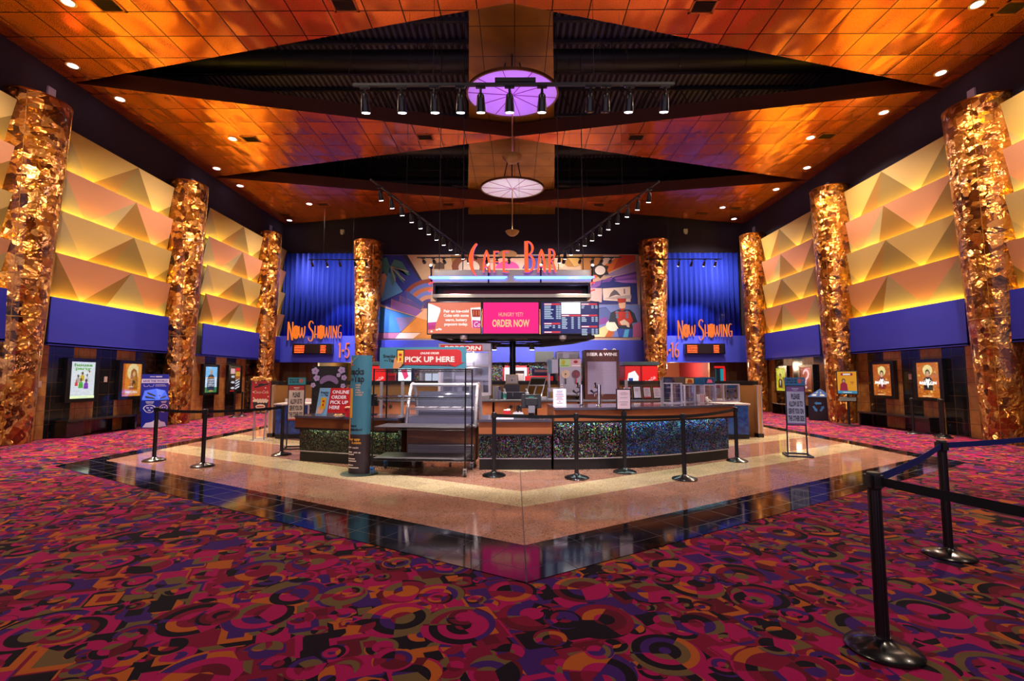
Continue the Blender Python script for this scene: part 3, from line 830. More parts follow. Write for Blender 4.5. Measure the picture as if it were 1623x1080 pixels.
def art_gold(seed, suit, face):
    def f(m, k, y, w, h):
        rd = random.Random(seed)
        for i in range(60):
            a = rd.uniform(-.36, .36); b = rd.uniform(-.49, .0) if i < 38 else rd.uniform(-.1, .48); s = rd.uniform(.02, .07)
            m.slab([(max(-.36, a-s), b-s*.5), (min(.36, a+s), b-s*.8), (a, b+s*.6)], y-.001-i*.00005, y, k(rd.choice(('#e8901c', '#b8500c', '#f8c850', '#7a2c08', '#d87010'))))
        m.disc(.0, .28, .16, .16, y-.005, k('#fbe08a'))
        person_shape(m, k, y-.005, .0, .06, .7, face, '#2a140a', suit)
        m.slab([(-.07, .04), (.07, .04), (0, -.24)], y-.012, y-.011, k('#f4e8d0')); m.box(-.04, .04, y-.014, y-.012, .02, .05, k('#181010'))
        m.text('BABYLON', 0, -.08, .075, y-.016, k('#fff8ec'), w=.56); rect(m, -.2, .2, -.14, -.13, y-.015, k('#fff8ec')); rect(m, -.12, .12, -.02, -.01, y-.015, k('#fff8ec'))
        rect(m, -.2, .1, -.47, -.455, y-.013, k('#e8d0a0'))
    return f
def art_question(m, k, y, w, h):
    pts = [(-.17, .22), (-.12, .33), (0, .39), (.13, .35), (.18, .22), (.13, .1), (.02, .02), (-.02, -.1), (-.02, -.2)]
    m.stroke(pts, [.06, .09, .1, .1, .1, .09, .08, .08, .06], y-.003, y-.001, k('#d8d8dc'))
    m.disc(-.01, -.31, .055, .05, y-.003, k('#d8d8dc'))
    for z in (.3, .12, -.06, -.16): rect(m, -.04, .07, z, z+.02, y-.005, k('#3a3a44'))
    m.text('FEAR', -.25, -.02, .06, y-.003, k('#d8d020'), w=.16); rect(m, -.32, -.2, .40, .415, y-.002, k('#c8c8d0')); rect(m, .0, .3, .44, .455, y-.002, k('#c8c8d0')); rect(m, .12, .3, -.46, -.42, y-.002, k('#d8d020'))
def art_yellow(m, k, y, w, h):
    person_shape(m, k, y, -.05, .0, .75, '#c8a060', '#1a1408', '#2a2410'); m.slab([(-.1, -.05), (.0, -.05), (-.05, -.3)], y-.007, y-.006, k('#f0e8c0'))
    person_shape(m, k, y, .2, -.12, .6, '#a87030', '#2a1808', '#b89820')
    m.disc(.0, .3, .3, .18, y-.0005, k('#f0e860'))
lightbox(-1, 13.2, 'white poster with green title and a group of small figures', '#f4f4ec', art_party)
lightbox(-1, 14.9, 'orange poster of a long haired girl beside the blue recycling bin', '#f08a1c', art_doll)
lightbox(-1, 18.8, 'blue and white poster of a standing man in a dark coat', '#e8f4fc', art_man)
lightbox(-1, 20.42, 'dark poster box with white titles and diagonal stripes', '#140c0e', art_strip)
lightbox(1, 15.53, 'fiery orange poster with red jacket figure, nearer the kiosk', '#c05a0c', art_gold(3, '#8a1c1c', '#e8b080'), st=1.7)
lightbox(1, 13.81, 'fiery orange poster with black dinner jacket figure, above the bench', '#d06a10', art_gold(8, '#15100c', '#d8a070'), st=1.7)
lightbox(1, 19.57, 'black poster with a big white question mark', '#101014', art_question)
lightbox(1, 21.4, 'bright yellow poster half hidden behind the right floor sign', '#d8cc20', art_yellow)

# plaques
for x, y, z, l in ((XL+.05, 14.06, 1.52, 'small white plaque between the two left posters above the bench'), (XR-.05, 14.55, 1.6, 'small white plaque between the two fiery orange posters'), (XL+.05, 12.05, 1.4, 'pale sign plate on the tan stone beside the left edge column')):
    s = 1 if x < 0 else -1; m = MB(); w = .05 if abs(y-12.05) > .1 else .1
    m.box(min(x, x+s*.015), max(x, x+s*.015), y-w, y+w, z-.08, z+.08); m.box(min(x, x+s*.018), max(x, x+s*.018), y-w*.6, y+w*.6, z-.05, z+.05)
    tag(m.build('wall_plaque', pm('#c8b0a8', .5)), l, 'plaque')

# ------------------------------------------------------------------ benches
def bench(x, y0, y1, side, lab):
    L = y1-y0; t = thing('bench', lab, 'bench', (x, (y0+y1)/2, 0), PI/2 if side < 0 else -PI/2, 'black wall benches')
    m = MB(); m.box(-L/2, L/2, -.46, 0, .40, .46); m.build('seat', M_satin, t, False, .012)
    for sx in (-1, 1):
        m = MB(); a = sx*L/2; m.box(min(a, a-sx*.5 if sx*side > 0 else a-sx*.06), max(a, a-sx*.5 if sx*side > 0 else a-sx*.06), -.44, -.02, .006, .40); m.build('leg', M_satin, t, False, .008)
bench(XL+.07, 12.45, 14.75, -1, 'black bench against the left wall under the white poster with green title')
bench(XR-.07, 13.45, 16.2, 1, 'black bench against the right wall under the fiery orange posters')
bench(XR-.07, 19.3, 21.6, 1, 'black bench under the question mark poster')

# ------------------------------------------------------------------ recycling bins
t = thing('recycling_bin', 'blue and white cardboard recycling bin with printed spectacles by the left wall', 'recycling bin', (-11.42, 15.25, 0), R(48))
Mb1 = pm('#14249c', .5); Mb2 = pm('#2450d8', .5); Mw = pm('#d0ccf0', .5)
m = MB()
m.add([(-.34, 0, .006), (0, -.34, .006), (.34, 0, .006), (0, .34, .006), (-.36, 0, .86), (0, -.36, .86), (.36, 0, .86), (0, .36, .86)],
      [(0,3,2,1),(4,5,6,7),(0,1,5,4),(1,2,6,5),(2,3,7,6),(3,0,4,7)]); m.build('body', Mb1, t, False, .004)
m = MB(); m.add([(-.36, 0, .87), (0, -.36, .87), (.36, 0, .87), (-.27, .15, 1.16), (0, -.0, 1.22), (.27, .15, 1.16)], [(0,1,4,3),(1,2,5,4),(3,4,5),(0,3,5,2)]); m.build('hood', Mb2, t)
m = MB(); m.box(-.36, .36, .16, .19, .5, 1.68, 0); m.box(-.36, .36, .156, .16, 1.40, 1.53, 1)
m.text('SAVE THE WORLD', 0, 1.465, .06, .154, 0, w=.64); m.box(-.15, -.02, .154, .158, 1.59, 1.615, 1); m.box(.0, .17, .154, .158, 1.585, 1.62, 1)
m.box(.0, .26, .156, .158, 1.335, 1.347, 1); m.box(.0, .3, .156, .158, 1.295, 1.307, 1); m.stroke([(-.3, 1.35), (-.28, 1.29), (-.2, 1.29), (-.17, 1.34), (-.14, 1.29), (-.06, 1.29), (-.04, 1.35)], .012, .154, .158, 1)
m.build('back_panel', [Mb1, Mw], t)
def face_uv(m, pts, fc, k, d=.004):
    """print on one of the two front faces; pts are (u, z) with u from 0 (outer) to 1 (front edge)"""
    P = []
    for u, z in pts:
        w = .34+.02*z/.86
        a = Vector((-w, 0)) if fc < 0 else Vector((w, 0)); b = Vector((0, -w)); q = a+(b-a)*u
        n = Vector((-1, -1)).normalized() if fc < 0 else Vector((1, -1)).normalized(); q = q+n*d
        P.append((q.x, q.y, z))
    m.add(P, [tuple(range(len(P)))], k)
m = MB()
for fc in (-1, 1):
    for ring, kk in ((1., 0), (.8, 1)):
        face_uv(m, [(.5+.4*ring*math.cos(a)*(1. if math.sin(a) > 0 else .86), .6+.13*ring*math.sin(a)) for a in [2*PI*i/20 for i in range(20)]], fc, kk, .004+.003*kk)
    for i in range(3):
        a = 2*PI*i/3+.5; c, s = .5+.13*math.cos(a), .6+.05*math.sin(a)
        face_uv(m, [(c-.08, s-.01), (c+.08, s-.02), (c+.07, s+.02), (c-.07, s+.025)], fc, 0, .009)
    for j, z in enumerate((.8, .765)): face_uv(m, [(.25+.05*j, z), (.75-.05*j, z), (.75-.05*j, z+.025-.01*j), (.25+.05*j, z+.025-.01*j)], fc, 0)
    face_uv(m, [(.1, .02), (1, .02), (1, .40), (.9, .27), (.65, .19), (.3, .16)], fc, 0)
m.build('print', [Mw, Mb1], t)
m = MB()
for sx in (-1, 1):
    for pts in ([(.06, .9), (.28, .96), (.26, 1.0), (.08, .94)], [(.05, .98), (.24, 1.09), (.2, 1.11), (.05, 1.02)]):
        m.add([(sx*a, -.36+a*.95+(z-.87)*1.02-.012, z) for a, z in pts], [(0,1,2,3)])
m.build('slots', M_black, t)
t = thing('recycling_bin', 'dark navy recycling bin with blue slotted top by the right wall', 'recycling bin', (11.42, 18.05, 0), -R(45))
m = MB(); m.box(-.33, .33, -.33, .33, .006, .86); m.build('body', pm('#0c1024', .5), t, False, .01)
m = MB(); m.add([(-.35, -.35, .86), (.35, -.35, .86), (.35, .35, .86), (-.35, .35, .86), (0, 0, 1.16)], [(0,3,2,1),(0,1,4),(1,2,4),(2,3,4),(3,0,4)]); m.build('top', pm('#123468', .95), t)
m = MB()
for fy in (0, 1):
    for sx in (-1, 1):
        for z0, z1, a0, a1 in ((.90, .96, .06, .22), (1.0, 1.06, .04, .1)):
            P = [(sx*a0, z0), (sx*a1, z0), (sx*(a1-.06), z1), (sx*a0, z1)]
            Q = [(x, -.35+(z-.86)*.35/.3-.01, z) for x, z in P]
            m.add([(q[0], q[1], q[2]) if fy == 0 else (q[1], -q[0], q[2]) for q in Q], [(0,1,2,3)])
m.build('slots', M_black, t)
m = MB()
for fy in (0, 1):
    for i in range(3):
        a = 2*PI*i/3+PI/2; c = (.13*math.cos(a), .5+.13*math.sin(a)); tx_, tz_ = -math.sin(a), math.cos(a)
        for w0, w1, l0, l1 in ((.07, .07, -.1, .04), (.13, .0, .04, .13)):
            P = [(c[0]+tx_*l+nx*math.cos(a), c[1]+tz_*l+nx*math.sin(a)) for l, nx in ((l0, -w0/2), (l1, -w1/2), (l1, w1/2), (l0, w0/2))]
            m.add([(x, -.334, z) if fy == 0 else (-.334, -x, z) for x, z in P], [(0,1,2,3)])
m.build('recycling_symbol', pm('#3a8ad0', .5), t)

# ------------------------------------------------------------------ kiosk screen on the right
t = thing('kiosk_stand', 'orange poster screen on a black post before the right wall column', 'kiosk', (11.0, 15.95, 0), -R(38))
m = MB(); m.lathe([(.3, .006), (.3, .02), (.06, .04)], n=24); m.build('base', M_black, t)
m = MB(); m.rod((0, 0, .03), (0, 0, 1.0), .04, 10); m.rod((0, .02, 1.0), (0, .02, 1.98), .02, 8); m.build('post', M_black, t)
m = MB(); m.cbox((0, -.12, .86), (.46, .26, .03), 0, Matrix.Rotation(R(28), 3, 'X')); m.build('tray', M_black, t)
m = MB(); m.box(-.29, .29, -.06, -.02, 1.02, 1.8, 0); m.build('frame', M_satin, t, False, .005)
m = MB(); m.box(-.26, .26, -.064, -.06, 1.05, 1.77, 0); rect(m, -.26, .26, 1.05, 1.14, -.064, 1); rect(m, -.16, .16, 1.64, 1.72, -.064, 2)
m.box(-.1, .1, -.069, -.067, 1.655, 1.705, 3); m.box(.09, .19, -.068, -.064, 1.41, 1.435, 4); m.box(.11, .17, -.068, -.064, 1.36, 1.38, 4); m.box(-.12, .12, -.069, -.067, 1.08, 1.1, 3)
m.slab([(-.2, 1.14), (.02, 1.14), (.0, 1.36), (-.05, 1.42), (-.13, 1.42), (-.18, 1.36)], -.068, -.064, 2); m.disc(-.09, 1.47, .05, .07, -.069, 5); m.disc(-.09, 1.46, .035, .05, -.071, 6)
m.build('poster', [em('#f0a018', .75), em('#3a9ac0', .7), em('#a81c3c', .7), em('#f8e8e0', .8), em('#a8501c', .6), em('#2a1008', .3), em('#d8a080', .6)], t)
# ------------------------------------------------------------------ queue posts
def stanchion_geo(t, hgt=1.0, br=.19):
    m = MB(); m.lathe([(br, 0), (br, .012), (br-.012, .024), (br*.6, .045), (.05, .062), (.038, .075)], n=40); m.build('base', M_satin, t, True)
    m = MB(); m.rod((0, 0, .06), (0, 0, hgt-.10), .03, 20)
    for i in range(10):
        a = 2*PI*i/10; m.rod((.03*math.cos(a), .03*math.sin(a), .075), (.03*math.cos(a), .03*math.sin(a), hgt-.10), .0035, 4)
    m.build('post', pm('#121116', .3), t, True)
    m = MB(); m.lathe([(.034, hgt-.1), (.037, hgt-.095), (.037, hgt-.008), (.03, hgt)], n=20)
    for a in (0, PI/2, PI, 3*PI/2): m.cbox((.036*math.cos(a), .036*math.sin(a), hgt-.05), (.012, .05, .07), 0, Matrix.Rotation(a, 3, 'Z'))
    m.build('belt_head', M_black, t, True)
st0 = thing('stanchion', 'x', 'stanchion', (0, 0, 0), 0, 'retractable belt queue posts'); stanchion_geo(st0)
used = [0]
def stan(x, y, lab, z=.006, rz=0.):
    if not used[0]:
        used[0] = 1; o = st0; o.location = (x, y, z); o['label'] = lab
    else: o = dup(st0, (x, y, z), rz, lab)
    return (x, y, z)
def belt(a, b, lab, mat=M_beltb, zz=.952, w=.05, sag=.015, ra=.04):
    m = MB(); A = Vector((a[0], a[1], zz+a[2])); B = Vector((b[0], b[1], zz+b[2])); d = (B-A).normalized(); A = A+d*ra; B = B-d*ra
    n = 12; q = Vector((-d.y, d.x, 0)).normalized()*.0012; vs = []
    for i in range(n+1):
        f = i/n; p = A.lerp(B, f)-Vector((0, 0, sag*4*f*(1-f)))
        for s, h in ((1, -w/2), (1, w/2), (-1, w/2), (-1, -w/2)): vs.append(tuple(p+q*s+Vector((0, 0, h))))
    fs = []
    for i in range(n):
        for j in range(4): k = (j+1) % 4; fs.append((4*i+j, 4*i+k, 4*i+4+k, 4*i+4+j))
    fs += [(0,1,2,3), (4*n+3, 4*n+2, 4*n+1, 4*n)]
    m.add(vs, fs); return tag(m.build('queue_belt', mat), lab, 'belt', 'belts between the queue posts')
s1 = stan(-6.78, 9.1, 'leftmost queue post at the left corner of the stone floor')
s2 = stan(-5.49, 8.53, 'second queue post from the left on the stone floor')
s3 = stan(-4.71, 9.78, 'queue post beside the floor sign left of the counter')
belt(s1, s2, 'black belt between the two leftmost queue posts'); belt(s2, s3, 'black belt running back to the post beside the left floor sign')
c1 = stan(-.33, 7.74, 'queue post just right of the wire rack'); c2 = stan(.96, 7.56, 'queue post in front of the middle of the counter')
c4 = stan(2.6, 7.48, 'queue post before the curved end of the bar'); c5 = stan(4.15, 9.1, 'queue post by the right corner of the bar')
c3 = stan(1.81, 8.02, 'queue post carrying the framed notice')
belt(c1, c2, 'black belt from the rack side post to the middle post'); belt(c2, c4, 'black belt from the middle post to the curved bar post'); belt(c4, c5, 'black belt bending back along the right end of the bar')
n1 = stan(2.11, 2.88, 'nearest queue post, big in the right foreground', .0); n2 = stan(3.8, 4.34, 'queue post on the carpet behind the nearest one', .0)
n3 = stan(6.0, 5.25, 'queue post right of the photo that ends the blue belt', .0); n4 = stan(2.78, 1.0, 'queue post beyond the photo edge holding the near black belt', .0)
belt(n1, n2, 'navy belt between the two foreground posts', M_beltblue, w=.05, sag=.02); belt(n2, n3, 'navy belt leaving the photo at the right', M_beltblue); belt(n1, n4, 'black belt in the near right corner')
for x, y, l in ((-11.2, 19.2, 'post left against the wall under the blue poster'), (-11.3, 19.9, 'post left against the wall between two dark posters'), (-11.25, 21.3, 'nearer of the two posts by the far left corner column'), (-11.2, 21.9, 'farther of the two posts by the far left corner column'),
    (11.2, 13.65, 'unused post at the near end of the right bench'), (11.5, 13.1, 'unused post by the tan stone right of the bench'), (11.2, 12.7, 'unused post close to the right edge column'), (11.1, 22.15, 'unused post in front of the far right corner column')):
    stan(x, y, l, .0)
# framed notice on its post
t = thing('notice_frame', 'black framed pink notice on top of a queue post', 'notice', (1.81, 8.02, 1.006))
m = MB(); m.box(-.125, .125, -.012, .012, .02, .37, 0); m.box(-.02, .02, -.012, .012, -.0, .03, 0); m.build('frame', M_satin, t, False, .004)
m = MB(); m.box(-.105, .105, -.015, -.012, .04, .35, 0)
for i, (w, z) in enumerate(((.08, .31), (.15, .29), (.1, .27), (.12, .22), (.14, .15), (.1, .12), (.12, .1))): m.box(-w/2, w/2, -.0165, -.015, z, z+.005, 1)
m.build('notice', [pm('#d8c0d0', .6), pm('#8a7080', .6)], t)

# ------------------------------------------------------------------ floor signs
def floor_sign(x, y, rz, lab, frame, head, panel, ink, words_side):
    t = thing('floor_sign', lab, 'floor sign', (x, y, .006), rz, 'tall floor signs asking guests to use the other side'); t.scale = (.76, 1, 1)
    m = MB()
    for sx in (-1, 1): m.bar((sx*.23, 0, .0), (sx*.21, .0, 1.42), .028, .028)
    m.build('post', frame, t)
    m = MB()
    for y_ in (-.22, .22): m.box(-.30, .30, y_-.02, y_+.02, .0, .03)
    for x_ in (-.29, .29): m.box(x_-.02, x_+.02, -.22, .22, .0, .03)
    m.build('base', frame, t, False, .003)
    m = MB(); m.box(-.23, .23, -.03, -.012, .60, 1.40, 0); m.build('frame', frame, t)
    m = MB(); m.box(-.205, .205, -.034, -.03, .62, 1.38, 0); m.box(-.205, .205, -.036, -.034, 1.28, 1.38, 1); m.box(-.205, .205, -.036, -.034, .62, .65, 1)
    m.box(-.08, .08, -.038, -.036, 1.325, 1.345, 0); m.box(-.05, .05, -.038, -.036, 1.30, 1.31, 0)
    for i, s in enumerate(('PLEASE', 'ALLOW US TO', 'SERVE YOU ON', 'THE OTHER SIDE')):
        m.text(s, 0, 1.18-i*.145, .105, -.037, 2, w=(.2, .32, .35, .37)[i])
    m.build('panel', [panel, pm(head, .5), ink], t)
    m = MB(); m.box(-.24, .24, -.034, -.01, 1.40, 1.56, 0); [m.box(a, b, -.036, -.034, z-.013, z+.013, 1) for a, b, z in ((-.2, -.09, 1.51), (-.07, -.03, 1.51), (-.01, .05, 1.51), (-.2, -.15, 1.46), (-.13, -.04, 1.46), (-.02, .05, 1.46))]; m.disc(.11, 1.49, .045, .05, -.037, 2); m.disc(.19, 1.5, .018, .018, -.037, 2)
    m.build('header', [pm('#2a98a0' if words_side < 0 else '#2a78b8', .5), pm('#123a50', .5), pm('#c86a60', .5)], t)  # bluer header on the right sign carries the painted blue light
floor_sign(-4.86, 10.7, R(14), 'white lettered floor sign with red bands left of the counter', M_black, '#b83a2c', pm('#e4dac8', .6), pm('#0c0a0a', .6), -1)
floor_sign(5.66, 9.75, -R(18), 'floor sign standing alone right of the bar, blue light painted into its colours', pm('#0c1630', .4), '#7a5aa8', pm('#b4c8f0', .6), pm('#0c2050', .6), 1)  # blue light on this sign is painted into frame, panel and lettering
# popcorn shaped advertising stand
t = thing('advert_stand', 'red cola and popcorn advertising stand left of the counter', 'sign stand', (-6.45, 12.2, .006), R(20))
m = MB()
for sx in (-1, 1):
    m.rod((sx*.12, -.16, 0), (sx*.13, -.03, .75), .012, 6); m.rod((sx*.12, .2, 0), (sx*.13, 0, .75), .012, 6)
m.box(-.18, .18, -.2, -.14, 0, .015); m.box(-.18, .18, .17, .23, 0, .015)
m.build('legs', M_steel, t)
m = MB(); m.box(-.24, .24, -.035, 0, .72, 1.50, 0); m.build('frame', pm('#302c2c', .4, .4), t)
m = MB(); m.box(-.215, .215, -.04, -.035, .745, 1.475, 0)
m.text('Coca-Cola', 0, 1.2, .075, -.042, 1, w=.33, bold=False, shear=.25)
m.slab([(-.15, .745), (.15, .745), (.18, .95), (-.18, .95)], -.044, -.04, 2)
for i in range(16): m.disc(-.15+.02*i, .975+.03*math.sin(i*2.1), .03, .03, -.043-.0003*i, 1, 10)
m.disc(0, .83, .11, .06, -.048, 1); m.box(-.08, .08, -.0505, -.048, .815, .845, 0)
m.slab([(-.16, 1.33), (.16, 1.42), (.17, 1.39), (-.14, 1.30)], -.043, -.04, 2); m.disc(.0, 1.38, .07, .035, -.045, 2)
for a, b in ((-.12, 1.43), (.1, 1.3), (.16, 1.45), (-.17, 1.2), (.17, 1.08), (-.16, 1.05)): m.disc(a, b, .018, .018, -.042, 1, 8)
m.build('panel', [pm('#b82418', .45), pm('#e8d8c0', .6), pm('#241c20', .5)], t)
m = MB()
for i in range(34):
    a = random.uniform(-.22, .22); z = 1.5+random.uniform(.0, .12)*(1-abs(a)/.26)
    r = random.uniform(.025, .045); m.lathe([(r*.3, -r), (r*.9, -r*.4), (r, .2*r), (r*.5, .9*r)], (a, -.02+random.uniform(-.02, .02), z), 7)
m.build('popcorn_top', pm('#d8a050', .7), t, True)

# ------------------------------------------------------------------ banner tube
t = thing('banner_tube', 'slim blue and brown upright banner column at the left counter', 'banner', (-2.53, 7.9, .006), -R(4))
m = MB(); m.lathe([(.30, 0), (.30, .008), (.28, .014)], n=40, sx=1., sy=.9); m.build('base', pm('#16241f', .5), t)
ex, ey = .175, .105
Mt = [pm('#3a7488', .45), pm('#2c1f22', .45), pm('#d89a28', .45), pm('#101418', .5), pm('#c8a080', .5), pm('#b05a3c', .5), pm('#d8c8b8', .5)]
m = MB(); m.lathe([(ex, .014), (ex, .64)], n=40, m=1, sx=1., sy=ey/ex); m.build('lower_tube', [Mt[0], Mt[1]], t, True)
m = MB(); m.lathe([(ex, .64), (ex, 1.92)], n=40, m=0, sx=1., sy=ey/ex); m.build('upper_tube', [Mt[0]], t, True)
class TubeText(MB): pass
def wrap(m, start):
    for i in range(start, len(m.v)):
        x, y, z = m.v[i]; a = x/ex*1.05
        rr = 1.012+max(0, -y)*8
        m.v[i] = (ex*rr*math.sin(a), -ey*rr*math.cos(a), z)
def strip_on_tube(x0, x1, z0, z1, k, m, n=8, y=-.001):
    b = len(m.v); P = []
    for i in range(n+1):
        x = x0+(x1-x0)*i/n; P += [(x, y, z0), (x, y, z1)]
    m.add(P, [(2*i, 2*i+2, 2*i+3, 2*i+1) for i in range(n)], k); wrap(m, b)
m = MB()
for s, z, h, w, k, cx in (('Snacks', 1.66, .11, .30, 0, -.07), ('in a', 1.535, .06, .08, 0, -.13), ('Tap', 1.54, .11, .17, 0, .0), ('order', 1.44, .030, .085, 1, -.01), ('with', 1.40, .028, .07, 1, -.015), ('a tap,', 1.36, .028, .08, 1, -.01), ('ready in', 1.32, .030, .13, 1, .015), ('a snap!', 1.28, .030, .11, 1, .005), ('Instant', .78, .04, .13, 0, -.08), ('satisfaction!', .72, .042, .26, 0, -.06),
    ('our app', .565, .042, .2, 3, -.06), ('k.com', .51, .042, .15, 3, -.02), ('snacks', .43, .026, .1, 4, -.03), ('pick up', .355, .026, .11, 4, -.0)):
    b = len(m.v); m.text(s, cx, z, h, 0, k, w=w); wrap(m, b)
for z, a, b in ((.43, -.19, -.1), (.355, -.19, -.08), (.32, -.18, -.05), (.25, -.19, -.03), (.215, -.18, -.01), (.15, -.19, -.06), (.11, -.19, .03), (1.76, -.2, -.09)): strip_on_tube(a, b, z-.008, z+.008, 2 if z > 1 else 4, m, 6)
m.build('lettering', [Mt[3], Mt[4], Mt[5], Mt[2], Mt[6]], t)
m = MB(); strip_on_tube(-.17, -.10, .9, 1.38, 0, m); strip_on_tube(-.19, -.14, .55, .88, 1, m)
b = len(m.v); m.add([(-.2, -.001, 1.9), (-.02, -.001, 1.9), (-.08, -.001, 1.86), (-.14, -.001, 1.8), (-.2, -.001, 1.74)], [(0, 4, 3, 2, 1)], 0); wrap(m, b)
m.build('print', [Mt[2], pm('#c87a4a', .5)], t)

# ------------------------------------------------------------------ wire rack with the pick-up sign
t = thing('wire_rack', 'black wheeled wire shelving rack in front of the display case', 'rack', (-1.5, 7.97, .006), -R(5))
W, D, HT = 1.50, .60, 1.70
for sx in (-1, 1):
    for sy in (-1, 1):
        m = MB(); m.rod((sx*W/2, sy*D/2, .13), (sx*W/2, sy*D/2, HT), .0125, 10)
        for i in range(20): m.rod((sx*W/2, sy*D/2, .2+i*.075), (sx*W/2, sy*D/2, .204+i*.075), .0135, 10)
        p = m.build('post', M_blackm, t, True)
        m = MB(); cx, cy_ = sx*W/2, sy*D/2
        m.rod((cx-.016, cy_+.02, .052), (cx+.016, cy_+.02, .052), .052, 20); w_ = m.build('caster', pm('#2a2a2e', .5), p, True)
        m = MB(); m.box(cx-.026, cx-.02, cy_-.02, cy_+.05, .045, .12); m.box(cx+.02, cx+.026, cy_-.02, cy_+.05, .045, .12); m.box(cx-.026, cx+.026, cy_-.02, cy_+.05, .11, .135)
        m.build('caster_fork', M_steel if sx > 0 else pm('#2a68b0', .4, .3), p)
for z, solid in ((.27, 1), (.76, 1), (1.245, 0), (1.69, 0)):
    m = MB()
    for sy in (-1, 1):
        m.rod((-W/2, sy*D/2, z), (W/2, sy*D/2, z), .004, 6); m.rod((-W/2, sy*D/2, z-.035), (W/2, sy*D/2, z-.035), .004, 6)
        for i in range(24):
            x = -W/2+i*W/24; m.rod((x, sy*D/2, z-.035), (x+W/48, sy*D/2, z), .0028, 4); m.rod((x+W/48, sy*D/2, z), (x+W/24, sy*D/2, z-.035), .0028, 4)
    for sx in (-1, 1):
        m.rod((sx*W/2, -D/2, z), (sx*W/2, D/2, z), .004, 6); m.rod((sx*W/2, -D/2, z-.035), (sx*W/2, D/2, z-.035), .004, 6)
    for i in range(1, 30): m.rod((-W/2+i*W/30, -D/2, z+.002), (-W/2+i*W/30, D/2, z+.002), .0025, 4)
    if solid: m.box(-W/2+.02, W/2-.02, -D/2+.005, D/2-.005, z+.005, z+.012, 1)
    elif z < 1.5: m.box(-W/2+.01, W/2-.01, -D/2+.0, D/2-.0, z+.005, z+.010, 2)
    m.build('shelf', [M_blackm, pm('#6a6468', .4, .3), M_glass], t)
def pickup_print(m, w, h, y, arrow=True):
    pass
t = thing('pickup_sign', 'blue and red Pick Up Here sign standing on top of the wire rack', 'sign', (-1.53, 7.95, 1.712), -R(5))
m = MB(); m.box(-.735, .735, -.01, .01, 0, .355, 0)
m.slab([(-.36, .05), (-.36, .315), (.58, .315), (.63, .30), (.655, .26), (.655, .1), (.70, .1), (.55, .025), (.38, .1), (.45, .1), (.40, .06), (-.36, .06)], -.013, -.01, 1)
m.text('ONLINE ORDER', .12, .255, .035, -.015, 2, w=.32, shear=.15); m.text('PICK UP HERE', .12, .155, .09, -.015, 2, w=.84)
m.text('Snacks', -.57, .21, .05, -.012, 3, w=.21); m.text('in a', -.62, .14, .03, -.012, 3, w=.06); m.text('Tap', -.53, .14, .05, -.012, 3, w=.11)
m.box(-.44, -.31, -.02, -.013, .06, .32, 4); m.box(-.425, -.325, -.022, -.02, .08, .3, 5); m.box(-.40, -.35, -.024, -.022, .21, .25, 1); m.box(-.39, -.36, -.024, -.022, .13, .18, 1)
m.slab([(-.5, 0), (-.40, 0), (-.35, .05), (-.33, .1), (-.38, .12), (-.42, .09), (-.45, .2), (-.48, .16)], -.026, -.012, 6)
m.build('panel', [pm('#3a7488', .5), pm('#a81c22', .5), pm('#e0c8c0', .5), pm('#12181c', .5), pm('#20180c', .5), pm('#e0aa30', .5), pm('#c08050', .6)], t)
m = MB()
for sx in (-.5, .5): m.box(sx-.03, sx+.03, .0, .1, 0, .012); m.box(sx-.01, sx+.01, .01, .02, .0, .2)
m.build('stand', M_black, t)
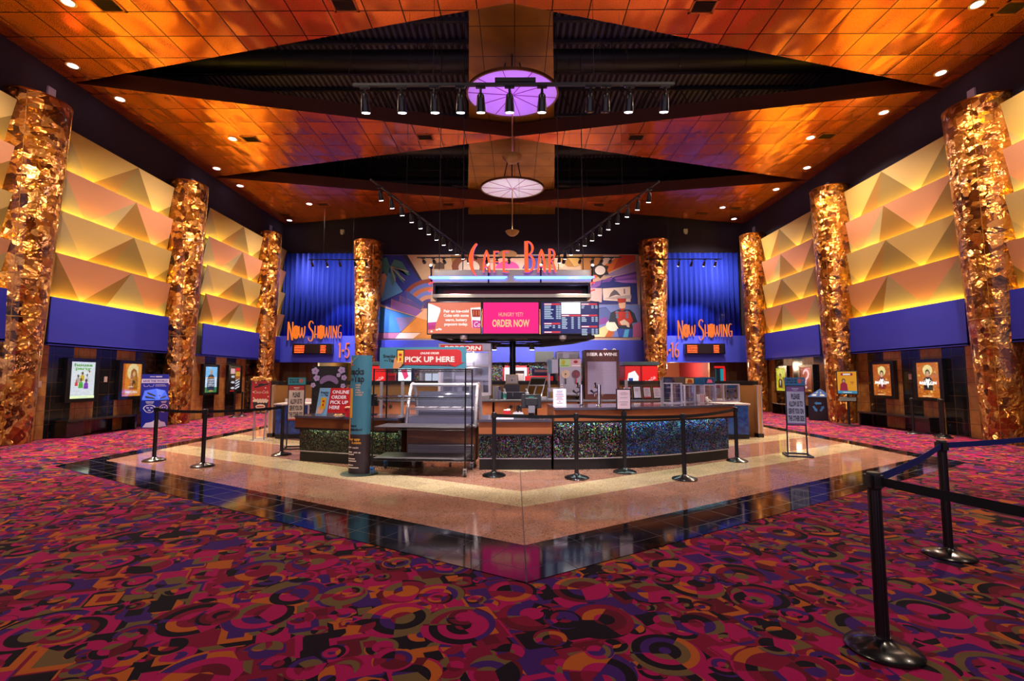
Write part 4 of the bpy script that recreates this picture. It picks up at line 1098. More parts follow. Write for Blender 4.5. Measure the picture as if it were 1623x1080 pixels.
# ------------------------------------------------------------------ art deco letters
def arc(cx, cz, rx, rz, a0, a1, n=10): return [(cx+rx*math.cos(R(a0+(a1-a0)*i/n)), cz+rz*math.sin(R(a0+(a1-a0)*i/n))) for i in range(n+1)]
def taper(n, a, b, c=None):
    c = a if c is None else c
    return [(a+(b-a)*2*i/(n-1)) if i < (n-1)/2 else (b+(c-b)*(2*i/(n-1)-1)) for i in range(n)]
def glyph(ch):
    """strokes of one letter in a unit box: list of (points, widths); widths are in units of the letter width"""
    if ch == 'C': p = arc(1.25, .5, 1.1, .62, 118, 242, 14); return [(p, taper(len(p), .12, .36, .05))]
    if ch == 'A': l = [(.08, 0), (.14, .45), (.3, .8), (.5, 1.0)]; r = [(.92, 0), (.86, .45), (.7, .8), (.5, 1.0)]; return [(l, [.2, .2, .22, .12]), (r, [.2, .2, .22, .12]), ([(.15, .27), (.85, .27)], .07)]
    if ch == 'F': return [([(.15, 0), (.15, 1)], .24), ([(.15, .97), (.95, .97)], .06), ([(.15, .5), (.85, .5)], .06)]
    if ch == 'E': return [([(.15, 0), (.15, 1)], .24), ([(.15, .97), (.95, .97)], .06), ([(.15, .5), (.85, .5)], .06), ([(.15, .03), (.95, .03)], .06)]
    if ch == 'B': p = arc(.2, .78, .62, .22, 90, -90, 8); q = arc(.2, .3, .75, .29, 85, -85, 10); return [([(.14, 0), (.14, 1)], .3), (p, taper(len(p), .07, .2)), (q, taper(len(q), .07, .24))]
    if ch == 'R': p = arc(.25, .76, .55, .23, 90, -90, 8); return [([(.14, 0), (.14, 1)], .24), (p, taper(len(p), .06, .2)), ([(.3, .52), (.62, .4), (.85, .15), (.95, 0)], [.08, .16, .2, .2])]
    if ch == 'N': return [([(.14, 0), (.14, 1)], .22), ([(.16, 1), (.5, .55), (.84, .0)], [.18, .26, .16]), ([(.88, 0), (.88, 1.)], .18)]
    if ch == 'O': p = arc(.5, .5, .38, .47, 90, 450, 24); return [(p, .2)]
    if ch == 'W': p = [(.06, 1), (.1, .4), (.26, .03), (.42, .3), (.5, .9)]; q = [(.5, .9), (.58, .3), (.74, .03), (.9, .4), (.94, 1)]; return [(p, [.15]*5), (q, [.15]*5)]
    if ch == 'S': p = arc(.52, .76, .36, .22, 25, 200, 9)+arc(.46, .25, .42, .28, 70, -160, 12); return [(p, taper(len(p), .1, .3, .07))]
    if ch == 'H': return [([(.14, 0), (.14, 1)], .22), ([(.86, 0), (.86, 1)], .22), ([(.14, .32), (.86, .32)], .07)]
    if ch == 'I': return [([(.5, 0), (.5, 1)], .5)]
    if ch == 'G': p = arc(.62, .5, .48, .49, 60, 300, 14); return [(p, taper(len(p), .1, .24, .1)), ([(.9, .1), (.9, .42)], .14), ([(.55, .42), (.95, .42)], .06)]
    if ch == '1': return [([(.5, 0), (.5, 1)], .55), ([(.5, .97), (.05, .86)], .08)]
    if ch == '5': p = [(.3, .95), (.22, .55)]+arc(.4, .3, .42, .3, 100, -150, 12); return [(p, [.14, .2]+taper(len(p)-2, .14, .28, .07)), ([(.25, .95), (.9, .97)], .09)]
    if ch == '6': p = [(.85, 1.0), (.4, .8), (.2, .45), (.18, .25)]; q = arc(.52, .27, .34, .25, 0, 360, 18); return [(p, [.1, .18, .22, .2]), (q, .2)]
    if ch == '-': return [([(.15, .48), (.85, .48)], .14)]
    return []
def deco(m, word, x, z, y, gap, dep=.07, m0=0, m1=1, k=1.):
    """word: list of (letter, width, height, dz)"""
    for ch, w, h, dz in word:
        for pts, ws in glyph(ch):
            P = [(x+a*w, z+dz+b*h) for a, b in pts]
            ws2 = [q*w*k for q in ws] if hasattr(ws, '__len__') else ws*w*k
            vert = abs(P[-1][0]-P[0][0]) < .3*abs(P[-1][1]-P[0][1])
            if not vert and not hasattr(ws, '__len__'): ws2 = ws*h
            m.stroke(P, ws2, y, y+dep, m0, m1)
        x += w+gap
    return x
M_let = em('#f4501c', 1.7); M_let2 = em('#f2601a', 1.5); M_letside = em('#d8901c', .9); M_mag = em('#b040e0', .9)
def letter_sign(name, lab, words, x, z, y, gap, cat='sign', glow=True):
    t = thing(name, lab, cat, (x, y, z))
    X = 0
    for wd in words:
        for ch, w, h, dz in wd:
            if ch == ' ': X += w; continue
            m = MB(); deco(m, [(ch, w, h, dz)], X, 0, 0, 0, k=1.35 if glow else .7); m.build('letter', [M_let if glow else M_let2, M_mag if glow else M_letside], t)
            X += w+gap
    return t
letter_sign('cafe_sign', 'big glowing orange Cafe Bar letters on top of the marquee', [[('C', .27, .80, -.06), ('A', .19, .60, 0), ('F', .16, .58, .0), ('E', .17, .58, 0), (' ', .33, 0, 0), ('B', .25, .84, 0), ('A', .20, .62, 0), ('R', .20, .64, 0)]], -1.20, 4.34, 12.45, .088)
NSW = [[(c, w*.83, h, d) for c, w, h, d in (('N', .36, .92, -.10), ('O', .26, .60, 0), ('W', .40, .60, 0), (' ', .14, 0, 0), ('S', .36, 1.0, -.12), ('H', .25, .62, 0), ('O', .24, .62, 0), ('W', .38, .62, 0), ('I', .10, .62, 0), ('N', .28, .62, 0), ('G', .25, .66, 0))]]
ns = letter_sign('showing_sign', 'glowing orange Now Showing letters on the left blue band', NSW, -11.42, 3.56, 23.82, .025, glow=False)
ns2 = letter_sign('showing_sign', 'glowing orange Now Showing letters on the right blue band', NSW, 8.14, 3.62, 23.82, .025, glow=False)
letter_sign('number_sign', 'glowing orange digits 1-5 left of the mural column', [[('1', .13, .74, 0), ('-', .14, .74, 0), ('5', .26, .74, 0)]], -8.83, 2.58, 23.86, .02, glow=False)
letter_sign('number_sign', 'glowing orange digits 6-16 right of the mural column', [[('6', .26, .74, 0), ('-', .13, .74, 0), ('1', .11, .74, 0), ('6', .26, .74, 0)]], 7.40, 2.60, 23.86, .02, glow=False)
# red dot matrix boards
def led_board(x, lab):
    t = thing('led_board', lab, 'display board', (x, 23.96, 2.75), 0, 'red dot matrix boards')
    m = MB(); m.box(0, 2.0, -.22, 0, 0, .52); m.build('case', M_satin, t, False, .01)
    m = MB(); m.box(.08, 1.92, -.226, -.22, .05, .47, 0)
    for r in range(5):
        z = .41-r*.08
        for a, b in ((.12, .62), (1.42, 1.7)):
            u = a
            while u < b-.02:
                w = random.uniform(.03, .07); w = min(w, b-u)
                m.box(u, u+w-.008, -.229, -.226, z-.026, z+.026, 1)
                m.box(u+.01, u+w-.016, -.231, -.229, z-.008, z+.012, 2); u += w+.004
    m.build('display', [pm('#100204', .4), em('#ff2810', 2.2), em('#ffb040', 2.5)], t)
led_board(-11.1, 'red dot matrix board under the left Now Showing letters'); led_board(8.45, 'red dot matrix board under the right Now Showing letters')
# wall cameras
for x in (4.55, 5.0):
    m = MB(); m.lathe([(.10, 0), (.11, .03), (.08, .09), (.02, .12)], n=20)
    m.v = [(v[0]+x, 24.1-v[2], v[1]+2.95) for v in m.v]; m.rod((x, 23.98, 2.95), (x+.02, 23.9, 2.9), .05, 12, 1)
    tag(m.build('wall_spotlight', [pm('#d8d4d8', .4), pm('#1a1820', .4)], None, True), 'small round white lamp on the blue band, %s of two' % ('left' if x < 4.8 else 'right'), 'wall light')

# ------------------------------------------------------------------ mural
MX0, MX1, MZ0, MZ1 = -6.98, 6.36, 3.48, 7.96
def mu(px, py): return (MX0+(px-603)/410*(MX1-MX0), MZ1+(py-404)/136*(MZ0-MZ1))
def A_(*p): return [mu(600+x/6.748, 380+y/6.75) for x, y in p]
def B_(*p): return [mu(810+x/6.748, 380+y/6.75) for x, y in p]
t = thing('mural', 'wide painted art deco mural with palm tree, film scenes and a red coated usher', 'mural', (0, 24.46, 0))
m = MB(); m.box(MX0-.05, MX1+.1, -.06, -.0, MZ0, MZ1); m.build('board', pm('#c8a084', .6), t)
lay = [0]
mm = {}; mlist = []
def pc(c):
    if c not in mm: mm[c] = len(mlist); mlist.append(pm(c, .6))
    return mm[c]
P_ = MB()
def poly(pts, c, edge=None):
    lay[0] += 1; y = -.06-.0012*lay[0]
    if edge:
        cx = sum(p[0] for p in pts)/len(pts); cz = sum(p[1] for p in pts)/len(pts)
        P_.slab(pts, y, y+.001, pc(edge)); lay[0] += 1; y -= .0012
        pts = [(cx+(a-cx)*.95, cz+(b-cz)*.95) for a, b in pts]
    P_.slab(pts, y, y+.001, pc(c))
def ell(c, rx, rz, n=20, a0=0, a1=360): return [(c[0]+rx*math.cos(R(a0+(a1-a0)*i/n)), c[1]+rz*math.sin(R(a0+(a1-a0)*i/n))) for i in range(n if a1-a0 >= 360 else n+1)]
# left half
for i, c in enumerate(('#c8702c', '#8a3a24', '#d8a060', '#5a4a98', '#c8905c', '#7a2c1c', '#d88a3c', '#3a4a98')):
    a0, a1 = i*22.5, i*22.5+22.5; poly([(-.3, 3.5), (-.3+2.9*math.cos(R(a0)), 3.5+3.4*math.sin(R(a0))), (-.3+2.9*math.cos(R(a1)), 3.5+3.4*math.sin(R(a1)))], c)
poly(A_((20, 165), (300, 165), (480, 440), (320, 560), (20, 700)), '#1c2a88')
poly(A_((60, 480), (100, 330), (270, 560), (40, 670)), '#5a9ad8'); poly(A_((40, 640), (30, 380), (110, 340), (70, 520)), '#e0a080')
poly(A_((300, 165), (790, 165), (810, 320), (600, 330), (560, 440), (470, 430)), '#cda884')
poly(A_((310, 165), (470, 430), (440, 430), (260, 165)), '#2a2440')
pal = '#4a8484'
for a, b in (((130, 290), [(60, 230), (20, 300), (60, 360)]), ((130, 290), [(90, 190), (30, 200), (40, 270)]), ((130, 290), [(170, 210), (260, 240), (350, 390)]), ((130, 280), [(240, 300), (330, 400), (320, 330)]), ((140, 290), [(220, 340), (290, 480), (230, 420)]), ((135, 290), [(200, 400), (160, 505), (130, 420)]), ((130, 290), [(100, 400), (60, 350), (80, 310)])):
    poly(A_(a, *b), pal, '#2c5454')
for a, b in (((130, 290), (290, 440)), ((135, 290), (190, 450)), ((130, 290), (330, 350))):
    p, q = A_(a, b); lay[0] += 1; P_.stroke([p, q], .05, -.06-.0012*lay[0], -.06-.0012*lay[0]+.001, pc('#b0a888'))
for k, c in enumerate(('#8a3a24', '#5a6ab8', '#b8663c', '#6a7ac8', '#c88a6c', '#4a3a7a')):
    r = 330-45*k; poly([p for p in A_(*[(560-r*math.cos(R(a)), 740-r*.95*math.sin(R(a))) for a in range(0, 100, 8)], (560, 740))], c)
poly(A_((30, 690), (320, 550), (320, 700), (510, 800), (460, 820), (150, 740)), '#3a3a9c')
poly(A_((150, 640), (145, 740), (430, 830), (500, 770)), '#8a5aa8', '#b86a50'); poly(A_((240, 605), (240, 665), (470, 760), (500, 720)), '#5c4a90', '#a85a50'); poly(A_((320, 555), (310, 625), (480, 730), (510, 690)), '#3c4c98', '#884a48')
poly(A_((25, 720), (410, 830), (250, 1000), (10, 1000)), '#2a78c8', '#1a3a6a'); poly(A_((200, 840), (410, 832), (260, 990)), '#7a6a9a')
poly(A_((490, 760), (660, 900), (660, 1000), (250, 1000)), '#e08a30', '#7a3c14'); poly(A_((520, 740), (700, 900), (640, 900), (410, 830)), '#f0b088')
poly(A_((0, 1000), (250, 1000), (200, 1060), (0, 1060)), '#b06a88'); poly(A_((250, 1000), (470, 1000), (390, 1060), (200, 1060)), '#f0d0c0'); poly(A_((470, 1000), (660, 960), (660, 1060), (390, 1060)), '#d88a3c')
# top middle behind the letters
poly(A_((780, 175), (1000, 175), (900, 320), (810, 320)), '#9a6a20'); poly(ell(mu(745, 423), .9, .62), '#7a3a18'); poly(ell(mu(745, 425), .55, .40), '#c8b0a0')
poly(A_((600, 320), (620, 260), (670, 245), (715, 270), (715, 320)), '#5a4030', '#2a1c18')
poly(ell(mu(806, 427), 1.0, .55, 24, 0, 180), '#d8a090'); poly(ell(mu(806, 427), .62, .40, 24, 0, 180), '#c83a88'); poly(ell(mu(806, 404), .5, .22), '#b08050')
poly(B_((200, 175), (320, 175), (300, 320), (130, 320)), '#3a3a90'); poly(B_((330, 175), (480, 175), (470, 320), (330, 320)), '#8a5a20')
poly(B_((480, 300), (580, 190), (640, 230), (560, 320)), '#d8b090', '#4a3020'); poly(B_((470, 175), (620, 175), (700, 300), (620, 300)), '#a8702a'); poly(B_((600, 175), (780, 175), (760, 280), (690, 305)), '#c89a50', '#5a3a1c')
# right half
poly(B_((760, 175), (1180, 175), (870, 430), (760, 330)), '#a86a2c'); poly(B_((1000, 175), (1180, 175), (1000, 330), (930, 310)), '#d0b0a0', '#5a3c34')
poly(B_((1180, 175), (1345, 175), (1340, 240), (890, 430), (860, 380)), '#c8601c'); poly(B_((1180, 175), (1345, 175), (1345, 230), (1100, 330)), '#b03418'); poly(B_((1345, 240), (1345, 350), (1100, 400), (1000, 400)), '#8a7098')
c0 = mu(953, 430); n = 12; poly([(c0[0]+(.52 if i % 2 else .36)*math.cos(2*PI*i/n), c0[1]+(.44 if i % 2 else .30)*math.sin(2*PI*i/n)) for i in range(n)], '#221410'); poly(ell(c0, .27, .24), '#e8d8d0')
poly(B_((870, 470), (1350, 350), (1360, 700), (850, 700)), '#1c2470')
for i, c in enumerate(('#5a3288', '#8a50a8', '#6a3a94', '#a066b4')): poly(B_((1110, 405+i*16), (1350, 350+i*30), (1350, 385+i*30), (1200, 470)), c)
for i, c in enumerate(('#5a3288', '#9458ac', '#6a3a94')): poly(B_((1100, 400+i*14), (1060, 455+i*4), (980, 470-i*4), (1000, 440)), c)
poly(B_((980, 440), (960, 500), (900, 530), (850, 530), (900, 470)), '#7a4a9c'); poly(B_((850, 530), (985, 530), (975, 680), (850, 660)), '#d0a8a4')
poly(B_((980, 530), (1290, 510), (1290, 680), (985, 660)), '#d8c0b4', '#1a1420')
for pts in (B_((1050, 630), (1075, 580), (1110, 545), (1140, 560), (1180, 610), (1130, 600), (1100, 610)),): poly(pts, '#5a5058')
poly(B_((985, 640), (1100, 620), (1290, 600), (1290, 640), (1100, 650)), '#b09a98'); poly(B_((1210, 540), (1225, 535), (1228, 590), (1212, 590)), '#7a6a70')
poly(B_((945, 705), (1375, 705), (1390, 1050), (830, 1050), (945, 900)), '#6a78b8'); poly(B_((945, 740), (1020, 730), (1080, 800), (1040, 900), (945, 900)), '#4a5a98', '#2a2a58'); poly(B_((945, 860), (1020, 830), (1050, 900), (945, 920)), '#7a3a90')
poly(B_((830, 1050), (860, 990), (1080, 895), (1130, 950), (1060, 1050)), '#e8c890', '#b0642c'); poly(B_((1000, 1050), (1060, 950), (1120, 940), (1080, 1050)), '#b85a24'); poly(ell(mu(971, 517), .34, .30), '#f4e8d4')
poly(B_((1390, 880), (1300, 920), (1300, 1050), (1395, 1050)), '#b05a88')
# usher
poly(B_((1130, 960), (1300, 930), (1295, 1050), (1150, 1050)), '#2440a0'); poly(B_((1215, 970), (1262, 965), (1245, 1050), (1195, 1050)), '#4aa8d8')
poly(B_((1070, 790), (1150, 755), (1270, 755), (1320, 800), (1350, 890), (1290, 900), (1300, 960), (1150, 960), (1110, 890), (1045, 890)), '#20283c')
poly(B_((1110, 775), (1270, 775), (1310, 880), (1260, 930), (1150, 925)), '#b82c1c', '#5a140c')
for x in (1135, 1240):
    for z in (782, 812, 838): poly(ell(B_((x, z))[0], .07, .06, 10), '#5a7a98')
poly(B_((1160, 885), (1210, 860), (1260, 900), (1265, 945), (1240, 940), (1230, 920), (1180, 920)), '#d8c0a8')
poly(B_((1150, 690), (1230, 680), (1225, 740), (1190, 755), (1160, 740)), '#d8b090', '#8a5a40'); poly(B_((1140, 640), (1235, 640), (1230, 680), (1150, 690)), '#b02c1c', '#4a1410'); poly(B_((1160, 750), (1220, 745), (1200, 772), (1180, 772)), '#a8281c')
P_.build('painting', mlist, t)

# ------------------------------------------------------------------ marquee with neon, screens below
t = thing('marquee', 'silver marquee box with blue neon tubes above the menu screens', 'marquee', (-.08, 12.6, 0))
Mst = pm('#b0a894', .3, .85)
m = MB(); m.box(-2.12, 2.12, .06, 1.2, 4.10, 4.46); m.build('upper_band', Mst, t, False, .01)
m = MB(); m.box(-2.12, 2.12, .5, 1.2, 3.80, 4.10, 0); m.box(-2.1, 2.1, .10, .5, 4.04, 4.10, 1); m.box(-1.9, 1.95, .482, .5, 3.86, 3.98, 2); m.box(-2.12, -2.06, .12, .5, 3.80, 4.1, 1); m.box(2.06, 2.12, .12, .5, 3.8, 4.1, 1)
m.build('recess', [pm('#10122c', .4), pm('#14183c', .4), pm('#8a1038', .4)], t)
m = MB(); m.box(-2.12, 2.12, .04, 1.2, 3.70, 3.80); m.box(-2.02, 2.02, .12, 1.2, 3.56, 3.70, 1); m.build('lower_band', [Mst, pm('#4a3c34', .5)], t, False, .006)
m = MB()
for a, b in ((-2.2, -.12), (.06, 2.2)):
    m.rod((a, -.02, 4.24), (b, -.02, 4.24), .026, 10); m.rod((a+.05, -.02, 4.20), (b-.05, -.02, 4.20), .012, 8)
m.build('neon_tube', em('#3c54ff', 12.), t)
m = MB()
for x in (-2.16, 2.16):
    for z in (3.86, 4.06): m.tube([(x-.05, 0, z), (x, -.02, z+.03), (x+.05, 0, z+.04)], .018, 6)
m.build('neon_red', em('#ff2424', 5.), t)
m = MB()
for x in (-2.15, -.62, .78, 2.15):
    m.rod((x, -.06, 4.52), (x, .04, 4.1), .02, 6); m.rod((x, .0, 4.5), (x, -.12, 4.55), .045, 10)
m.build('bracket', M_blackm, t, True)
for x in (-2.15, -.62, .78, 2.15): lamp('bracket_lamp', 'SPOT', (x-.08, 12.44, 4.58), 9, (1, .92, .8), (x-.08, 12.75, 4.1), .04, 110, .7)
for x in (-2.02, -1.36, 1.3, 1.98):
    m = MB(); m.rod((x, .5, 4.45), (x, .5, 13.2), .012, 6); m.build('hanging_rod', pm('#2a2420', .5), t)
for x in (): lamp('neon_spill', 'POINT', (x-.08, 12.45, 4.24), 14, (.45, .5, 1.), size=.2)
M_bez = pm('#0a0a0c', .3)
def screen(x0, x1, lab, mats, art):
    w = x1-x0; t = thing('menu_screen', lab, 'screen', ((x0+x1)/2, 12.5, 2.70), 0, 'screens over the counter')
    m = MB(); m.box(-w/2, w/2, 0, .07, 0, .87); m.build('housing', M_bez, t, False, .006)
    m = MB(); m.box(-w/2+.025, w/2-.025, -.004, 0, .025, .845, 0); art(m, w-.05); m.build('picture', mats, t)
    return t
def scr1(m, w):
    for i, s in enumerate(('Pair an ice-cold', 'Coke with some', 'warm, buttery', 'popcorn today.')): m.text(s, .05, .62-i*.115, .075, -.006, 1, w=(.66, .66, .58, .62)[i])
    m.slab([(-w/2, .30), (-w/2+.23, .33), (-w/2+.33, .62), (-w/2+.32, .70), (-w/2+.1, .80), (-w/2, .82)], -.006, -.004, 1)
    m.slab([(-w/2, .12), (-w/2+.18, .14), (-w/2+.23, .33), (-w/2, .31)], -.008, -.004, 2)
    for i in range(4): m.slab([(-w/2+.02+.05*i, .14), (-w/2+.04+.05*i, .14), (-w/2+.05+.05*i, .24), (-w/2+.03+.05*i, .24)], -.009, -.008, 3)
    for a, b in ((.1, .08), (.24, .12), (.3, .14), (.34, .13)): m.disc(-w/2+a, b, .03, .025, -.008, 1, 10)
    m.slab([(w/2-.22, .18), (w/2, .16), (w/2, .72), (w/2-.27, .70)], -.006, -.004, 1); m.slab([(w/2-.22, .46), (w/2-.01, .46), (w/2-.01, .66), (w/2-.24, .66)], -.008, -.006, 3)
    m.slab([(w/2-.21, .18), (w/2, .16), (w/2, .36), (w/2-.22, .38)], -.008, -.006, 2); m.text('Co', w/2-.10, .27, .14, -.010, 1, w=.17, bold=False, shear=.2)
    for i in range(3): m.box(w/2-.2+.07*i, w/2-.17+.07*i, -.010, -.008, .5, .63, 4)
def scr2(m, w): m.text('HUNGRY YET?', 0, .53, .11, -.006, 1, w=.64, bold=False); m.text('ORDER NOW', 0, .30, .19, -.006, 1, w=.98)
def scr3(m, w):
    m.box(-.22, .28, -.006, -.004, .54, .845, 1)
    for x0, x1, z in ((-.68, -.25, .80), (-.22, .28, .50), (.30, .72, .80), (.30, .72, .50), (.30, .72, .205), (-.68, -.25, .285), (-.68, -.25, .06)): m.box(x0, x1, -.006, -.004, z-.025, z+.02, 2); m.box(x0+.01, x0+.2, -.008, -.006, z-.012, z+.008, 1)
    for x0, z0, n, l, cs in ((-.67, .745, 8, .25, (.31, .38)), (-.21, .44, 7, .15, (.25, .42)), (.31, .745, 2, .1, (.26, .36)), (.31, .44, 3, .16, (.26, .36)), (.31, .13, 4, .2, (.26, .36)), (-.67, .225, 2, .2, (.22, .36))):
        for i in range(n):
            z = z0-i*.046; m.box(x0, x0+l*random.uniform(.6, 1), -.006, -.004, z-.013, z+.013, 3)
            for c in cs: m.box(x0+c, x0+c+.06, -.006, -.004, z-.013, z+.013, 3)
screen(-2.31, -.87, 'left menu screen, coral with popcorn bucket and white words', [em('#f07a58', 1.), em('#fff6ee', 1.15), em('#d83a98', 1.), em('#a81c24', .9), em('#e87828', .9)], scr1)
screen(-.85, .65, 'middle menu screen, hot pink with Hungry Yet Order Now', [em('#f0107c', 1.15), em('#f6c890', 1.)], scr2)
screen(.68, 2.22, 'right menu screen, navy with red headed price lists', [em('#0a1a6a', .9), em('#f4f8ff', 1.3), em('#e0303c', 1.), em('#c8dcf4', .9)], scr3)
# canopy under the screens and its post
t = thing('canopy', 'dark open canopy frame under the menu screens', 'canopy', (-.05, 12.7, 2.62))
m = MB(); m.prism([(-2.15, -.02), (2.15, -.02), (1.75, 1.2), (.9, 2.0), (-.9, 2.0), (-1.75, 1.2)], .06, .10); m.build('deck', pm('#24201f', .6), t)
m = MB(); pts = [(-2.15, .0, .03), (-1.75, 1.2, -.02), (-.9, 2.0, -.06), (.9, 2.0, -.06), (1.75, 1.2, -.02), (2.15, 0, .03)]
for a, b in zip(pts[:-1], pts[1:]): m.bar(a, b, .07, .10)
m.bar(pts[0], pts[-1], .06, .08); m.build('edge_beam', pm('#3a3430', .45, .4), t)
m = MB()
for a, b in (((-1.6, .1), (-.4, 1.9)), ((-.4, .1), (-1.3, 1.5)), ((1.6, .1), (.4, 1.9)), ((.4, .1), (1.3, 1.5)), ((-1.9, .7), (1.9, .7)), ((-1.2, 1.5), (1.2, 1.5))): m.bar((a[0], a[1], .0), (b[0], b[1], -.02), .03, .04)
m.build('brace', pm('#1c1a1c', .5, .3), t)
m = MB(); m.bar((.85, 1.0, -.10), (2.05, .35, -.0), .18, .10); m.build('tray', pm('#1e1c1e', .5), t)
m = MB()
for x in (-.55, .5):
    m.tube([(x-.15, 1.2, .0), (x-.05, 1.3, -.06), (x+.05, 1.5, .0), (x+.2, 1.4, -.04), (x+.3, 1.6, 0)], .006, 4)
m.build('cable', pm('#6a6664', .5), t)
for x, y, l in ((-1.35, 12.62, 'silver dome camera under the left menu screen'), (1.27, 12.62, 'silver dome camera under the right menu screen')):
    tt = thing('dome_camera', l, 'camera', (x, y, 2.58)); m = MB(); m.lathe([(.10, .10), (.10, .02), (.085, 0)], n=20); m.build('housing', M_alu, tt, True)
    m = MB(); m.lathe([(.075, 0), (.06, -.04), (.02, -.065)], n=20); m.build('dome', pm('#4a4a54', .1, .3), tt, True)
for x, l in ((-.62, 'left'), (.52, 'right')):
    tt = thing('canopy_spotlight', 'small bright spot %s of the post under the canopy' % l, 'spotlight', (x, 14.3, 2.46)); m = MB(); m.lathe([(.03, .12), (.07, .06), (.085, -.06)], n=16); m.build('shade', pm('#b0a89c', .3, .8), tt, True)
    m = MB(); m.lathe([(.075, -.05), (.07, -.062)], n=16); m.build('lens', em('#fff0d8', 9.), tt); lamp('canopy_lamp', 'SPOT', (x, 14.3, 2.36), 60, (1, .9, .75), (x, 14.0, 0), .05, 110, .6)
m = MB(); m.rod((-.06, 14.0, 1.385), (-.06, 14.0, 2.66), .09, 24); m.rod((-.06, 14.0, 1.385), (-.06, 14.0, 1.41), .12, 24)
tag(m.build('canopy_post', pm('#1c1a20', .2, .7), None, True), 'round black post carrying the canopy', 'post')
# ------------------------------------------------------------------ front counter, three sections
def poly_strip(line, off):
    """shift a polyline sideways; positive = towards the camera (to its right when running left to right)"""
    o = []
    for i, p in enumerate(line):
        a = Vector(line[max(0, i-1)]); b = Vector(line[min(len(line)-1, i+1)]); d = (b-a).normalized()
        o.append((p[0]+d.y*off, p[1]-d.x*off))
    return o
def counter(name, lab, line, depth, ztop, zap, zk, glit, over=.2, led=None, flip=True):
    t = thing(name, lab, 'counter', (0, 0, .006))
    front = poly_strip(line, 0); back = poly_strip(line, -depth)
    def ring(f, b): return f+b[::-1]
    m = MB(); m.prism(ring(poly_strip(line, over), poly_strip(line, -depth)), ztop-.045, ztop); m.build('countertop', M_top, t, False, .006)
    m = MB(); m.prism(ring(poly_strip(line, over-.03), poly_strip(line, .012)), zap, ztop-.047); m.build('apron', M_orange if glit is not M_glitg else M_brown, t)
    m = MB(); m.prism(ring(poly_strip(line, over-.03), poly_strip(line, over-.045)), zap-.035, zap); m.build('apron_lip', M_black, t)
    m = MB(); m.prism(ring(front, poly_strip(line, -.03)), zk, ztop-.05); m.build('glitter_front', glit, t)
    m = MB(); m.prism(ring(poly_strip(line, -.035), back), zk, ztop-.047); m.build('body', M_brown, t)
    m = MB(); m.prism(ring(poly_strip(line, .004), poly_strip(line, -.03)), zk-.02, zk-.002); m.build('metal_strip', M_alu, t)
    m = MB(); m.prism(ring(poly_strip(line, -.02), poly_strip(line, -depth+.05)), 0, zk-.021); m.build('kick_base', M_black, t)
    if led:
        m = MB(); l2 = [tuple(Vector(line[0]).lerp(Vector(line[1]), .12))]+line[1:-1]+[tuple(Vector(line[-1]).lerp(Vector(line[-2]), .12))]; a = poly_strip(l2, .085); m.prism(ring(a, poly_strip(l2, .05)), zap-.008, zap-.001); m.build('light_strip', em(led, 22.), t)
    return t
counter('counter', 'left counter section with silver glitter front and Order Pick Up sign on it', [(-4.04, 9.08), (-3.0, 8.74), (-1.96, 8.40)], .75, .86, .64, .20, M_glitg, .16, '#d8f8b8')
counter('counter', 'low middle counter section right of the display case', [(-.60, 8.22), (.62, 8.22)], .8, .86, .62, .20, M_glit, .2)
barl = [(.66, 8.22), (1.05, 8.235), (1.44, 8.28), (1.9, 8.36), (2.34, 8.48), (2.8, 8.66), (3.27, 8.88), (3.7, 9.11), (4.12, 9.36)]
tb = counter('bar_counter', 'tall curved bar counter with blue and rainbow glitter front', barl, 1.0, 1.055, .83, .20, M_glit, .16, '#c8f4e8')
for o in kids(tb):
    if o.name.startswith('glitter_front'):   # the two glitter sheets of the curved front
        o.data.materials.append(M_glitb)
        for p in o.data.polygons:
            if p.center.x > 1.7: p.material_index = 1

# ------------------------------------------------------------------ curved glass display case
t = thing('display_case', 'refrigerated display case with curved glass and silver frame', 'display case', (-1.27, 8.42, .006), -R(3))
HW = .60
m = MB(); m.box(-HW, HW, -.06, .75, .12, .70, 0); m.build('cabinet', M_brown, t, False, .008)
m = MB()
for i in range(7): m.cbox((0, -.075, .17+i*.037), (HW*2-.06, .03, .022), 0, Matrix.Rotation(.5, 3, 'X'))
m.box(-HW+.02, HW-.02, -.066, -.061, .13, .42, 1); m.build('grille', [M_alu, M_black], t)
prof = [(-.10, .72), (-.09, .82), (-.06, .95), (-.01, 1.08), (.06, 1.22), (.14, 1.34), (.21, 1.42)]
m = MB()
for sx in (-1, 1):
    full = [(y, z) for y, z in prof]+[(.30, 1.45), (.45, 1.36), (.58, 1.15), (.66, .92), (.68, .72)]
    m.tube([(sx*HW, y, z) for y, z in full], .03, 8); m.tube([(sx*HW, -.08, .72), (sx*HW, .68, .72)], .025, 8)
m.rod((-HW, .22, 1.43), (HW, .22, 1.43), .03, 8); m.rod((-HW, -.10, .73), (HW, -.10, .73), .03, 8); m.rod((-HW, -.04, 1.0), (HW, .02, 1.0), .008, 6)
m.build('frame', M_alu, t, True)
m = MB(); n = len(prof); m.add([(-HW, y, z) for y, z in prof]+[(HW, y, z) for y, z in prof], [(i, i+1, n+i+1, n+i) for i in range(n-1)]); m.build('curved_glass', M_glass, t, True)
m = MB()
for sx in (-1, 1): m.add([(sx*HW, y, z) for y, z in [(-.10, .72)]+prof[1:]+[(.30, 1.45), (.45, 1.36), (.58, 1.15), (.66, .92), (.68, .72)]], [tuple(range(12))])
m.build('side_glass', M_glass, t)
